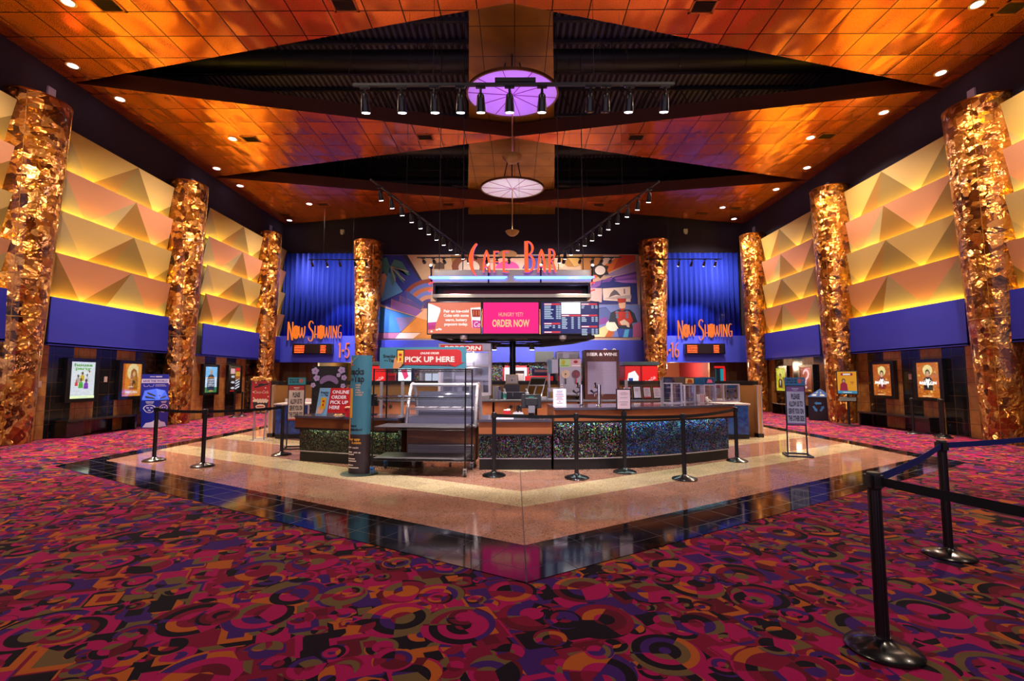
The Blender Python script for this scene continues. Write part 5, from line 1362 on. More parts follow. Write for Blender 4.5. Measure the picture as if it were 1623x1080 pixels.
m = MB(); m.box(-HW+.03, HW-.03, .0, .55, .74, .78, 0); m.box(-HW+.03, HW-.03, .12, .55, 1.0, 1.015, 1); m.box(-HW+.03, HW-.03, .60, .62, .74, 1.3, 2); m.box(-HW+.03, HW-.03, -.06, .0, .72, .86, 3); m.build('interior', [M_alu, M_steel, pm('#5a5868', .4), pm('#4a4878', .3)], t)
m = MB()
for i in range(5): m.box(-.52+i*.22, -.36+i*.22, .16, .36, 1.016, 1.03)
m.build('trays', pm('#c8c0c8', .4), t)
m = MB()
for sx in (-.5, .5):
    for y in (.05, .65): m.rod((sx-.015, y, .05), (sx+.015, y, .05), .05, 16); m.box(sx-.03, sx+.03, y-.03, y+.03, .08, .12)
m.build('casters', pm('#8a888c', .4, .4), t)

# ------------------------------------------------------------------ things on the front counter
t = thing('order_sign', 'red and blue Online Order Pick Up Here sign leaning on the left counter', 'sign', (-3.33, 8.93, .868), -R(16))
M_sky = pm('#7ab0d8', .45); M_red = pm('#c01c20', .45)
m = MB()
def lean(x, z, d=0.): return (x, -.02-d+z*.12, z)
def pl_(pts, k, d): m.add([lean(x, z, d) for x, z in pts]+[lean(x, z, d-.008) for x, z in pts], [tuple(range(len(pts)))]+[tuple(range(len(pts), 2*len(pts)))[::-1]]+[(i, (i+1) % len(pts), len(pts)+(i+1) % len(pts), len(pts)+i) for i in range(len(pts))], k)
pl_([(-.42, .0), (-.17, 0), (-.14, .50), (-.38, .50)], 0, 0); pl_([(-.17, .04), (.33, .04), (.33, .50), (-.14, .50)], 1, 0)
pl_([(-.33, .1), (-.22, .1), (-.21, .32), (-.32, .32)], 3, .004); pl_([(-.40, .02), (-.29, .02), (-.25, .06), (-.24, .12), (-.33, .09), (-.34, .18), (-.38, .12)], 4, .006)
pl_([(-.29, .24), (-.245, .24), (-.245, .27), (-.29, .27)], 1, .008); pl_([(-.285, .17), (-.25, .17), (-.25, .21), (-.285, .21)], 1, .008)
def tx_(s, x, z, h, k, w, al='L', sh=0.):
    b = len(m.v); m.text(s, x, z, h, 0, k, w=w, al=al, shear=sh)
    for i in range(b, len(m.v)): X, Y, Z = m.v[i]; m.v[i] = lean(X, Z, .006)
for i, (s, w) in enumerate((('ONLINE', .36), ('ORDER', .33), ('PICK UP', .38), ('HERE', .22))): tx_(s, -.09-.012*i, .43-i*.095, .062, 2, w, 'L', .05)
tx_('Snacks', -.26, .42, .036, 5, .18, 'C'); tx_('in a', -.31, .37, .02, 5, .05, 'C'); tx_('Tap', -.22, .37, .036, 5, .09, 'C')
m.build('board', [M_sky, M_red, pm('#f0e8f0', .4), pm('#e0a820', .4), pm('#e0a888', .6), pm('#14203a', .5)], t)
m = MB(); m.add([(-.2, .05, .3), (.2, .05, .3), (.2, .22, 0), (-.2, .22, 0)], [(0,1,2,3)]); m.build('strut', M_white, t)
t = thing('snack_tub', 'red snack tub in front of the Order Pick Up sign', 'tub', (-2.98, 8.62, .866)); m = MB(); m.lathe([(.05, 0), (.075, .14), (.08, .14)], n=20); m.build('cup', pm('#c81c2c', .4), t, True)
m = MB()
for i in range(12): a = i*2.4; r = .03+.012*(i % 3); m.lathe([(.008, -.015), (.024, 0), (.012, .018)], (r*math.cos(a), r*math.sin(a), .15+.01*(i % 3)), 7)
m.build('snacks', pm('#e8c8a0', .7), t, True)
t = thing('nacho_tray', 'pale tray of snacks beside the red tub', 'tray', (-3.12, 8.55, .866)); m = MB(); m.lathe([(.06, 0), (.085, .03)], n=16, sx=1.2, sy=.6); m.build('tray', pm('#d8c8c8', .5), t, True)
m = MB()
for i in range(9): m.cbox((-.05+.012*i, .01*math.sin(i*3), .04), (.05, .04, .006), 0, Matrix.Rotation(i, 3, 'Z') @ Matrix.Rotation(.5, 3, 'X'))
m.build('chips', pm('#d8a860', .7), t)

def guard(x0, y0, x1, y1, z, h, lab, n=2):
    """glass sneeze guard between steel posts"""
    t = thing('sneeze_guard', lab, 'partition', (x0, y0, z), math.atan2(y1-y0, x1-x0), 'glass partitions on the counter'); L = math.hypot(x1-x0, y1-y0)
    for i in range(n): m = MB(); u = L*i/(n-1); m.box(u-.022, u+.022, -.018, .018, 0, h); m.box(u-.05, u+.05, -.04, .04, 0, .008); m.build('post', M_alu, t)
    m = MB(); m.box(.01, L-.01, -.004, .004, .04, h-.03); m.build('glass', M_glass, t)
guard(-2.50, 9.0, -2.07, 8.86, .866, .62, 'glass partition on the left counter behind the wire rack')
guard(2.1, 9.05, 2.86, 9.36, 1.061, .46, 'long glass partition across the back of the curved bar')
# payment terminal
t = thing('payment_terminal', 'black touch screen till seen from behind on the middle counter', 'till', (.30, 8.72, .866), R(4))
m = MB(); m.box(-.13, .13, -.10, .14, 0, .02); m.build('base', M_black, t, False, .006)
m = MB(); m.box(-.05, .05, -.02, .04, .02, .22); m.box(-.06, .06, -.06, -.02, .06, .2, 1); m.build('neck', [M_black, pm('#8a8690', .4, .3)], t, False, .005)
m = MB(); m.cbox((0, -.0, .27), (.36, .045, .25), 0, Matrix.Rotation(R(-8), 3, 'X')); m.cbox((0, -.035, .26), (.22, .04, .14), 0, Matrix.Rotation(R(-8), 3, 'X')); m.build('monitor', pm('#141418', .4), t, False, .01)
m = MB(); m.cbox((0, -.03, .345), (.09, .01, .012), 0); m.build('indicator', em('#20c0b0', .9), t)
t = thing('card_reader', 'small card reader lying by the till', 'card reader', (.34, 8.35, .866), .4); m = MB(); m.box(-.07, .07, -.04, .04, 0, .03); m.build('body', M_black, t, False, .008)
m = MB(); m.box(-.05, .0, -.025, .025, .03, .033); m.build('screen', pm('#4a6a8a', .2), t)
t = thing('snack_tub', 'red and white popcorn tub on the middle counter', 'tub', (-.14, 8.55, .866)); m = MB()
m.add([(-.05, -.04, 0), (.05, -.04, 0), (.05, .04, 0), (-.05, .04, 0), (-.065, -.05, .11), (.065, -.05, .11), (.065, .05, .11), (-.065, .05, .11)], [(0,3,2,1),(0,1,5,4),(1,2,6,5),(2,3,7,6),(3,0,4,7)]); m.build('carton', pm('#c82030', .5), t)
m = MB()
for i in range(14): m.lathe([(.008, -.012), (.02, 0), (.01, .014)], (random.uniform(-.05, .05), random.uniform(-.035, .035), .11+random.uniform(0, .02)), 7)
m.build('popcorn', pm('#f0e0d8', .7), t, True)
t = thing('leaflet_holder', 'white leaflet holder between the popcorn tub and the till', 'holder', (.06, 8.5, .866)); m = MB(); m.box(-.085, .085, -.05, .05, 0, .06, 0); m.box(-.09, .09, -.055, .055, .06, .075, 1); m.build('tray', [pm('#5a5660', .5), M_white], t)
m = MB()
for i in range(5): m.box(-.07+.03*i, -.05+.03*i, -.02, .02, .075, .09+.01*(i % 2))
m.build('cards', pm('#c8b8c8', .5), t)
t = thing('handset', 'black curly cabled handset leaning by the till', 'handset', (.08, 8.68, .866)); m = MB(); m.bar((-.04, 0, .02), (-.02, .02, .2), .05, .03); m.bar((0.03, 0, .02), (.03, .02, .19), .03, .03); m.build('grip', M_black, t, False, .006)
m = MB(); m.tube([(.01+.012*math.sin(i*1.6), -.01+.012*math.cos(i*1.6), .03+i*.008) for i in range(22)], .004, 5); m.build('coil', M_black, t)
m = MB(); m.box(-.34, .0, -.1, .1, 0, .006); o = tag(m.build('paper_stack', pm('#d8d0e0', .6)), 'pale sheets lying flat on the left of the middle counter', 'paper'); o.location = (-.02, 8.2, .8665)
# bar: paper notice and two beer taps, popcorn carton
t = thing('table_notice', 'white paper notice standing on the left end of the bar', 'notice', (.80, 8.55, 1.062)); m = MB(); m.add([(-.115, 0, 0), (.115, 0, 0), (.115, .03, .30), (-.115, .03, .30), (-.115, .008, 0), (.115, .008, 0), (.115, .038, .30), (-.115, .038, .30)], [(0,1,2,3),(4,7,6,5),(0,4,5,1),(1,5,6,2),(2,6,7,3),(3,7,4,0)], 0)
for i in range(8): w = random.uniform(.08, .15) if i not in (6,) else .03; z = .255-i*.03; m.add([(-w/2, z*.1-.002, z), (w/2, z*.1-.002, z), (w/2, (z+.01)*.1-.002, z+.01), (-w/2, (z+.01)*.1-.002, z+.01)], [(0,1,2,3)], 1+i % 2)
m.build('sheet', [pm('#e4dcf0', .6), pm('#5a4a8a', .6), pm('#b04a5a', .6)], t); m = MB(); m.box(-.115, .115, -.002, .09, -.001, .004); m.build('foot', M_white, t)
def tap(x, y, lab):
    t = thing('beer_tap', lab, 'beer tap', (x, y, 1.061), 0, 'beer taps'); m = MB(); m.lathe([(.055, 0), (.05, .012), (.038, .02), (.038, .36), (.034, .375)], n=24); m.build('column', M_chrome, t, True)
    m = MB(); m.rod((-.03, -.02, .31), (-.09, -.05, .33), .014, 10); m.rod((-.03, -.02, .25), (-.10, -.05, .22), .016, 10); m.rod((-.08, -.04, .22), (-.085, -.045, .16), .012, 8, 0, .008); m.build('faucet', M_chrome, t, True)
    m = MB(); m.rod((-.06, -.04, .33), (-.075, -.045, .41), .012, 8, 0, .02); m.rod((-.10, -.05, .22), (-.16, -.07, .27), .012, 8, 0, .022); m.build('handle', M_black, t, True)
tap(1.21, 8.75, 'chrome beer tap nearer the white paper notice'); tap(1.54, 8.80, 'chrome beer tap nearer the framed notice')
t = thing('popcorn_carton', 'tipped red and white popcorn carton on the curved bar', 'carton', (3.72, 9.62, 1.061), .3); m = MB(); m.add([(-.06, -.04, 0), (.05, -.04, 0), (.05, .04, 0), (-.06, .04, 0), (-.07, -.05, .17), (.07, -.05, .17), (.07, .05, .17), (-.07, .05, .17)], [(0,3,2,1),(0,1,5,4),(1,2,6,5),(2,3,7,6),(3,0,4,7)], 0)
for i in range(3): m.add([(-.045+.04*i, -.0415-.0, .01), (-.03+.04*i, -.0415, .01), (-.035+.045*i, -.0512, .168), (-.053+.045*i, -.0512, .168)], [(0,1,2,3)], 1)
m.build('box', [pm('#e8dce0', .6), M_red], t)
m = MB()
for i in range(30): m.lathe([(.01, -.015), (.026, 0), (.013, .018)], (.12+random.uniform(-.05, .1), random.uniform(-.06, .06), .026+random.uniform(0, .09)*(.5+.5*math.cos(i))), 7)
m.build('popcorn', pm('#f0e4dc', .7), t, True)
def vitrine(x, y, w, h, d, rz, lab, head=None, doors=False):
    t = thing('acrylic_cabinet', lab, 'display cabinet', (x, y, 1.061), rz, 'clear cabinets on the bar'); m = MB(); e = .014
    for sx in (-1, 1):
        for sy in (-1, 1): m.box(sx*w/2-e, sx*w/2+e, sy*d/2-e, sy*d/2+e, 0, h)
    for z in (0, h-.02): m.box(-w/2, w/2, -d/2, -d/2+.02, z, z+.02); m.box(-w/2, w/2, d/2-.02, d/2, z, z+.02); m.box(-w/2, -w/2+.02, -d/2, d/2, z, z+.02); m.box(w/2-.02, w/2, -d/2, d/2, z, z+.02)
    m.build('frame', pm('#d0c8d8', .35, .3), t)
    m = MB(); m.box(-w/2+.015, w/2-.015, -d/2+.002, -d/2+.005, .02, h-.02); m.box(-w/2+.002, -w/2+.005, -d/2, d/2, .02, h-.02); m.box(w/2-.005, w/2-.002, -d/2, d/2, .02, h-.02); m.build('glass', M_glass, t)
    for i in range(3): m = MB(); m.box(-w/2+.015, w/2-.015, -d/2+.02, d/2-.02, h*(i+1)/4, h*(i+1)/4+.006); m.build('shelf', M_glass if doors else pm('#b0a8b8', .3, .3), t)
    if head:
        m = MB(); m.box(-w/2, w/2, -d/2, d/2, h, h+.15, 0); m.box(-w/2+.03, w/2-.03, -d/2-.003, -d/2, h+.02, h+.13, 1); m.slab([(-w*.12, h+.115), (w*.2, h+.10), (w*.3, h+.035), (-w*.25, h+.035), (-w*.2, h+.07)], -d/2-.006, -d/2-.003, 2); m.build('header', [pm(head[0], .4), pm(head[1], .4), pm('#e06a90', .4) if head[1] != '#e0b070' else pm('#a8481c', .4)], t)
    if doors:
        for sx in (-.5, .5): m = MB(); m.box(sx*w*.5-.02, sx*w*.5+.02, -d/2-.02, -d/2, .06, .09); m.box(sx*w*.5-.02, sx*w*.5+.02, -d/2-.02, -d/2, h-.16, h-.13); m.build('hinge', M_black, t)
    return t
vitrine(3.12, 9.55, .26, .40, .24, R(28), 'tall clear cabinet at the left of the three on the bar')
vitrine(3.55, 10.05, .30, .36, .26, R(28), 'clear cabinet with tan header on the bar', ('#4a3a30', '#e0b070', 'SNACKS', 'HOT'))
vitrine(3.96, 10.08, .32, .36, .28, R(28), 'clear cabinet with blue header on the bar', ('#2a6a98', '#1c3c68', 'Dippin', 'Dots'))
vitrine(4.46, 10.22, .48, .37, .30, R(28), 'wide clear cabinet with hinged doors at the right end of the bar', None, True)
for x, z, c, l in ((4.28, 1.33, '#b01c40', 'pink headed notice inside the widest clear cabinet'), (4.62, 1.33, '#4a90c0', 'blue headed card inside the widest clear cabinet')):
    m = MB(); m.box(x-.09, x+.09, 10.27, 10.275, 1.2, 1.37, 0); m.box(x-.09, x+.09, 10.267, 10.27, 1.34, 1.41, 1); m.box(x-.06, x+.06, 10.267, 10.27, 1.30, 1.31, 2); m.box(x-.05, x+.05, 10.267, 10.27, 1.26, 1.27, 2); m.box(x-.02, x+.02, 10.26, 10.29, 1.062, 1.2, 0)
    tag(m.build('price_card', [pm('#d8c8d0', .6), pm(c, .5), pm('#6a5a68', .6)]), l, 'card')
# ------------------------------------------------------------------ rear counter run: cabinets, worktop, partition
M_cab = M_orange
def cabinet(x, lab, w=1.1):
    t = thing('base_cabinet', lab, 'cabinet', (x, 13.0, .006), 0, 'orange base cabinets behind the counter')
    m = MB(); m.box(-w/2, w/2, .02, .6, .1, .91, 0); m.box(-w/2+.02, w/2-.02, .08, .55, 0, .1, 1); m.build('carcass', [M_brown, M_black], t)
    for sx in (-1, 1):
        m = MB(); m.box(min(0, sx*w/2)+.006, max(0, sx*w/2)-.006, .0, .02, .12, .90); d = m.build('door', M_cab, t, False, .003)
        m = MB(); m.rod((sx*.10, -.018, .78), (sx*.10, .0, .78), .045, 16); m.build('knob', M_black, d, True)
wl = ['far left', 'second from the left', 'left of the popcorn machine', 'under the popcorn machine', 'under the grey boxes by the post', 'right of the post', 'under the frozen drinks machine', 'under the menu frames', 'at the right end']
for i in range(9): cabinet(-4.6+i*1.15, 'orange two door base cabinet %s of the rear counter' % wl[i])
m = MB(); m.box(-5.2, 5.2, 12.93, 14.0, .92, .965); o = tag(m.build('worktop', M_grey, None, False, .005), 'long grey worktop of the rear counter', 'worktop')
line = [(-6.45, 12.9), (-6.3, 13.4), (-5.2, 14.2), (5.2, 14.2), (6.3, 13.4), (6.45, 12.9)]
t = thing('partition_wall', 'tan half height partition with black cap behind the rear counter', 'partition', (0, 0, .006))
m = MB()
for a, b in zip(line[:-1], line[1:]):
    p = [a, b]; f = poly_strip(p, .05); k = poly_strip(p, -.05); m.prism(f+k[::-1], .0, 1.36)
m.build('panel', M_tanpanel, t)
m = MB()
for a, b in zip(line[:-1], line[1:]):
    p = [a, b]; f = poly_strip(p, .09); k = poly_strip(p, -.09); m.prism(f+k[::-1], 1.36, 1.47)
m.build('cap', M_black, t)
m = MB()
for x in (-6.45, 6.45): m.box(x-.06, x+.06, 12.72, 12.9, .1, 1.36, 0); m.box(x-.07, x+.07, 12.7, 12.92, 0, .1, 1); m.box(x-.065, x-.03, 12.715, 12.73, .1, 1.36, 2); m.box(x+.03, x+.065, 12.715, 12.73, .1, 1.36, 2)
m.build('end_post', [M_tanpanel, M_black, M_alu], t)
def end_unit(x, sd, lab):
    t = thing('end_counter', lab, 'counter', (x, 12.35, .006), 0, 'blue marbled end counters')
    m = MB(); m.box(-.42, .42, .0, .55, .12, .86, 0); m.build('body', M_galaxy, t, False, .004)
    m = MB(); m.box(-.44, .44, .05, .53, 0, .12); m.build('kick_base', M_black, t)
    m = MB(); m.box(-.46, .46, -.03, .6, .86, .90); m.box(-.46, .46, .57, .6, .90, 1.0); m.build('top', pm('#c8b8b8', .4), t, False, .004)
    m = MB(); a = -sd*.45; m.box(min(a, a-sd*.4), max(a, a-sd*.4), .05, .5, .12, .16)
    for i in range(6): m.box(min(a, a-sd*.4), max(a, a-sd*.4), .05, .5, .24+i*.1, .265+i*.1)
    m.build('slatted_shelf', pm('#8a6a5a', .5), t)
    m = MB(); m.box(-sd*.43-.02, -sd*.43+.02, -.01, .02, .0, .88); m.build('corner_trim', M_alu, t)
end_unit(5.55, 1, 'blue marbled end counter right of the bar'); end_unit(-5.72, -1, 'blue marbled end counter left of the counter')

# popcorn machine
t = thing('popcorn_machine', 'big glass popcorn machine with red POPCORN sign', 'popcorn machine', (-1.36, 13.27, .967)); W = .68
m = MB(); m.box(-W, W, -.28, .28, 0, .12); m.box(-W, W, .24, .28, .12, 1.3); m.build('base', M_steel, t, False, .006)
m = MB()
for sx in (-1, 1):
    for y in (-.26, .24): m.box(sx*W-.035, sx*W+.035, y-.02, y+.02, .12, 1.34)
m.box(-W, W, -.27, -.24, .90, .94); m.box(-W, W, -.27, -.24, .12, .2); m.build('frame', M_alu, t, False, .004)
m = MB(); m.box(-W-.04, W+.04, -.30, .30, 1.34, 1.535); m.build('hood', M_steel, t, False, .008)
m = MB(); m.box(-W+.02, W-.20, -.306, -.30, 1.32, 1.49, 0); m.text('POPCORN', -.06, 1.405, .11, -.309, 1, w=.98, shear=.15); m.build('sign', [em('#e02818', .9), em('#fff4e8', 1.)], t)
m = MB(); m.box(-W+.03, W-.03, -.268, -.262, .2, 1.33); m.box(W-.004, W+.002, -.25, .24, .2, 1.33); m.build('glass', M_glass, t)
m = MB(); m.lathe([(.12, .62), (.22, .64), (.24, .80), (.22, .86), (.10, .90)], (.22, .0, 0), 24); m.rod((.22, 0, .9), (.22, 0, 1.34), .02, 8); m.box(-W+.05, W-.05, -.2, .22, .56, .585); m.build('kettle', pm('#c8c0c4', .3, .6), t, True)
m = MB(); m.box(.0, .56, -.15, .2, .585, .62); m.box(.1, .5, -.1, .15, .12, .52, 1); m.build('bin', [M_steel, pm('#c8b8b4', .5)], t)
lamp('popcorn_lamp', 'POINT', (-1.3, 13.2, 2.2), 18, (1, .85, .85), size=.08)
# grey tiered boxes with certificate, bottles
t = thing('tiered_box', 'grey tiered boxes at the foot of the canopy post', 'box', (-.08, 13.75, .967)); m = MB(); m.box(-.36, .36, -.2, .2, 0, .20, 0); m.box(-.22, .22, -.05, .28, .20, .415, 0); m.build('body', pm('#46434c', .45), t, False, .006)
m = MB(); m.box(-.36, .36, -.201, -.2, .19, .2); m.box(.02, .03, -.21, -.2, .08, .18); m.build('edge', M_alu, t)
t = thing('certificate', 'gold framed certificate on the grey boxes', 'certificate', (-.08, 13.82, 1.384)); m = MB(); m.box(-.185, .185, 0, .015, 0, .28); m.build('frame', pm('#a8884c', .4, .4), t)
m = MB(); m.box(-.165, .165, -.003, 0, .02, .26, 0); m.slab([(-.03, .09), (.03, .09), (0, .14)], -.005, -.003, 1); m.box(-.1, .1, -.005, -.003, .21, .216, 1); m.box(-.11, -.06, -.005, -.003, .11, .116, 1); m.box(.06, .11, -.005, -.003, .11, .116, 1); m.build('sheet', [pm('#e0d8d8', .6), pm('#4a4c6a', .6)], t)
def bottle(x, y, r, h, body, cap, lab, name='spray_bottle', liquid=None):
    t = thing(name, lab, 'bottle', (x, y, .967)); m = MB(); m.lathe([(r, 0), (r, h*.62), (r*.45, h*.72), (r*.4, h*.78)], n=16); m.build('body', pm(body, .3), t, True)
    if liquid: m = MB(); m.lathe([(r+.001, h*.12), (r+.001, h*.5)], n=16); m.build('label', pm(liquid, .4), t, True)
    m = MB(); m.lathe([(r*.4, h*.76), (r*.5, h*.78), (r*.5, h*.86), (r*.2, h*.88), (r*.2, h)], n=12); m.box(-r*.9, r*.3, -r*.25, r*.25, h*.9, h); m.build('cap', pm(cap, .4), t)
t = thing('paper_roll', 'white roll of kitchen paper beside the popcorn machine', 'paper roll', (-.53, 13.62, .967)); m = MB(); m.lathe([(.085, 0), (.09, .01), (.09, .36), (.03, .36)], n=24); m.build('sheets', M_white, t, True); m = MB(); m.lathe([(.028, .355), (.028, .368)], n=12); m.build('core', pm('#a08868', .7), t)
bottle(-.42, 13.55, .045, .34, '#b8b8d8', '#3a4a9a', 'clear spray bottle with blue top beside the paper roll')
bottle(-.28, 13.45, .05, .30, '#d8d8e0', '#e8e8f0', 'sanitiser bottle with rainbow label left of the grey boxes', 'pump_bottle', '#4ab0a0')
bottle(.34, 13.2, .05, .30, '#c8d0e0', '#e8e8f0', 'sanitiser bottle with blue label right of the grey boxes', 'pump_bottle', '#3a80b0')
# beer and wine kiosk
t = thing('wine_kiosk', 'dark wood Beer and Wine kiosk with a closed roller shutter', 'kiosk', (2.42, 13.3, .967)); W = .48; H = 1.37
m = MB(); m.box(-W, W, .02, .5, 0, H); m.box(-W, -W+.075, -.02, .02, 0, H); m.box(W-.075, W, -.02, .02, 0, H); m.box(-W+.075, W-.075, -.02, .02, H-.32, H); m.box(-W+.075, W-.075, -.02, .02, 0, .14); m.build('cabinet', M_wood, t, False, .004)
m = MB()
for i in range(25): z = .15+i*.036; m.box(-W+.08, W-.08, -.005, .015, z, z+.031); m.box(-W+.08, W-.08, -.012, -.005, z+.012, z+.031)
m.build('shutter', pm('#a89ab4', .4, .4), t)
m = MB(); m.text('BEER & WINE', 0, H-.12, .085, -.026, 0, w=.84); m.build('lettering', M_white, t)
m = MB(); m.box(-.06, .06, -.03, -.012, .14, .16); m.rod((0, -.02, .09), (0, -.02, .14), .015, 8); m.build('latch', M_steel, t)
m = MB(); m.box(1.02, 1.96, 24.0, 24.105, 2.36, 2.9)
tag(m.build('speaker_box', M_black), 'black flat box on the blue band behind the kiosk', 'speaker')
# frozen drinks machine
t = thing('frozen_drink_machine', 'steel frozen drinks machine with cream and red barrels', 'drinks machine', (1.55, 13.35, .967)); W = .30
m = MB(); m.box(-W, W, .0, .5, .10, 1.12); m.box(-W, W, .0, .5, 1.13, 1.14); m.build('cabinet', M_steel, t, False, .01)
m = MB()
for sx in (-1, 1):
    for y in (.06, .44): m.rod((sx*.22, y, 0), (sx*.22, y, .10), .02, 8)
m.build('leg', M_black, t)
m = MB(); m.box(-W, 0, -.006, 0, .90, 1.12, 0); m.box(0, W, -.006, 0, .90, 1.12, 1); m.slab([(-.26, .98), (-.16, .95), (-.14, 1.06), (-.22, 1.10)], -.009, -.006, 2); m.disc(.15, 1.04, .06, .04, -.009, 3); m.box(-.27, -.04, -.008, -.006, .92, .945, 4); m.box(.04, .27, -.008, -.006, .92, .95, 5); m.build('header', [em('#c8d090', .6), em('#e8a8b0', .6), em('#e0c020', .5), em('#c02030', .5), em('#80b040', .5), em('#f4d8dc', .7)], t)
for sx, c in ((-1, '#c8a888'), (1, '#5a0810')):
    m = MB(); m.rod((sx*.145, -.09, .70), (sx*.145, .0, .70), .115, 24); b = m.build('barrel', pm(c, .15, 0., .6), t, True)
    m = MB(); m.rod((sx*.145, -.13, .70), (sx*.145, -.09, .70), .02, 10); m.box(sx*.145-.012, sx*.145+.012, -.14, -.10, .46, .58); m.rod((sx*.145, -.12, .42), (sx*.145, -.12, .50), .016, 8); m.build('spout', M_black if sx < 0 else pm('#c02030', .4), b)
m = MB(); m.box(-.26, -.21, -.006, 0, .22, .42, 0)
for z in (.26, .32, .38): m.box(-.25, -.22, -.009, -.006, z-.015, z+.015, 1)
m.build('control_panel', [M_white, pm('#8a2a3a', .4)], t)
m = MB(); m.box(-.22, .22, -.14, 0, .13, .16); m.build('drip_tray', M_steel, t)
t = thing('steel_dispenser', 'narrow steel dispenser tower beside the frozen drinks machine', 'dispenser', (1.08, 13.5, .967)); m = MB(); m.box(-.14, .15, 0, .4, .72, 1.12); m.box(-.14, -.08, 0, .4, 0, .72); m.build('body', M_steel, t, False, .006)
m = MB(); m.box(-.14, -.03, -.006, 0, .72, 1.1); m.build('front_panel', pm('#7ab0c8', .3), t); m = MB(); m.box(-.07, .15, .1, .4, 0, .32); m.build('base', pm('#d09a3a', .5), t)
t = thing('ice_bin', 'tall steel bin behind the frozen drinks machine', 'ice machine', (1.62, 14.6, .006)); m = MB(); m.box(-.35, .35, 0, .5, 0, 2.36); m.build('body', M_steel, t, False, .01); m = MB(); m.box(-.3, -.15, -.01, 0, 2.02, 2.3); m.box(.05, .3, -.01, 0, 2.0, 2.28); m.build('vent', pm('#d8e0f0', .4), t); m = MB(); m.box(-.42, -.36, 0, .3, 1.9, 2.2); m.build('lamp_panel', pm('#a8d0e8', .3), t)
# food warmer with slanted lid, glass box
t = thing('food_warmer', 'slanted steel food warmer with amber glass behind the till', 'food warmer', (.58, 13.55, .967)); Ml = M_alu
m = MB(); m.box(-.3, .32, -.2, .35, 0, .06); m.add([(-.30, -.2, .06), (.16, -.2, .06), (.34, .1, .62), (-.12, .1, .62), (-.30, -.16, .06), (.16, -.16, .06), (.34, .14, .62), (-.12, .14, .62)], [(0,1,2,3),(4,7,6,5),(0,4,5,1),(1,5,6,2),(2,6,7,3),(3,7,4,0)]); m.build('housing', Ml, t)
m = MB()
for a, b, z0, z1, k in ((.06, .46, .1, .55, 0), (.54, .94, .1, .55, 0), (.06, .94, .62, .92, 1)):
    P = []
    for u, v in ((a, z0), (b, z0), (b, z1), (a, z1)): P.append((-.30+.46*u+.18*v, -.2+.3*v-.006, .06+.56*v))
    m.add(P, [(0,1,2,3)], k)
m.build('window', [pm('#6a4c20', .1, 0., .5), pm('#3a342c', .15)], t)
t = thing('glass_box', 'low clear glass box right of the slanted food warmer', 'case', (1.07, 13.28, .967)); m = MB(); m.box(-.16, .16, 0, .1, .0, .03); m.rod((-.16, 0, .32), (.16, 0, .32), .01, 6); m.rod((-.16, 0, .0), (-.16, 0, .32), .01, 6); m.rod((.16, 0, .0), (.16, 0, .32), .01, 6); m.build('frame', M_alu, t); m = MB(); m.box(-.15, .15, .0, .004, .03, .31); m.build('glass', M_glass, t)
m = MB(); m.box(-.4, .45, 14.35, 14.75, .006, 1.62); tag(m.build('red_box', pm('#c01c28', .5)), 'red box behind the slanted food warmer', 'box').location = (.72, .2, -.0)
m = MB(); m.box(.0, .75, 0, .4, .0, 1.86, 0); m.box(.08, .7, -.01, 0, 1.74, 1.82, 1); m.box(.08, .7, -.01, 0, 1.2, 1.68, 2)
tag(m.build('chest_freezer', [pm('#2a4a90', .4), M_white, pm('#142a68', .3)]), 'blue freezer cabinet left of the frozen drinks machine', 'freezer').location = (.55, 15.3, .006)
# four menu frames
for i in range(4):
    x = 3.14+i*.275; t = thing('menu_holder', ('leftmost of four menu frames, with dark lines of text', 'second of four menu frames, plain pink sheet', 'third of four menu frames, with red top and bottom bands', 'rightmost of four menu frames, with a red top band')[i], 'menu', (x, 13.36, .967), R(6), 'menu frames on the rear counter')
    m = MB(); a = R(12)
    def mk(x0, x1, z0, z1, d0, d1, k):
        P = []
        for d in (d0, d1):
            for u, v in ((x0, z0), (x1, z0), (x1, z1), (x0, z1)): P.append((u, v*math.sin(a)+d, v*math.cos(a)))
        m.add(P, [(0,1,2,3),(7,6,5,4),(0,4,5,1),(1,5,6,2),(2,6,7,3),(3,7,4,0)], k)
    mk(-.125, .125, .02, .38, 0, .02, 0); mk(-.125, .125, .0, .02, 0, .09, 0); m.build('frame', M_satin, t)
    m = MB(); mk(-.10, .10, .045, .355, -.003, 0, 0)
    if i != 1: mk(-.10, .10, .325, .355, -.005, -.003, 1)
    if i == 2: mk(-.10, .10, .045, .08, -.005, -.003, 1)
    for j in range(5 if i != 1 else 2): mk(-.07, .02+.05*random.random(), .28-j*.045, .292-j*.045, -.005, -.003, 2)
    m.build('sheet', [pm('#d8c8d8', .6), pm('#c02038', .5), pm('#6a5060', .6)], t)
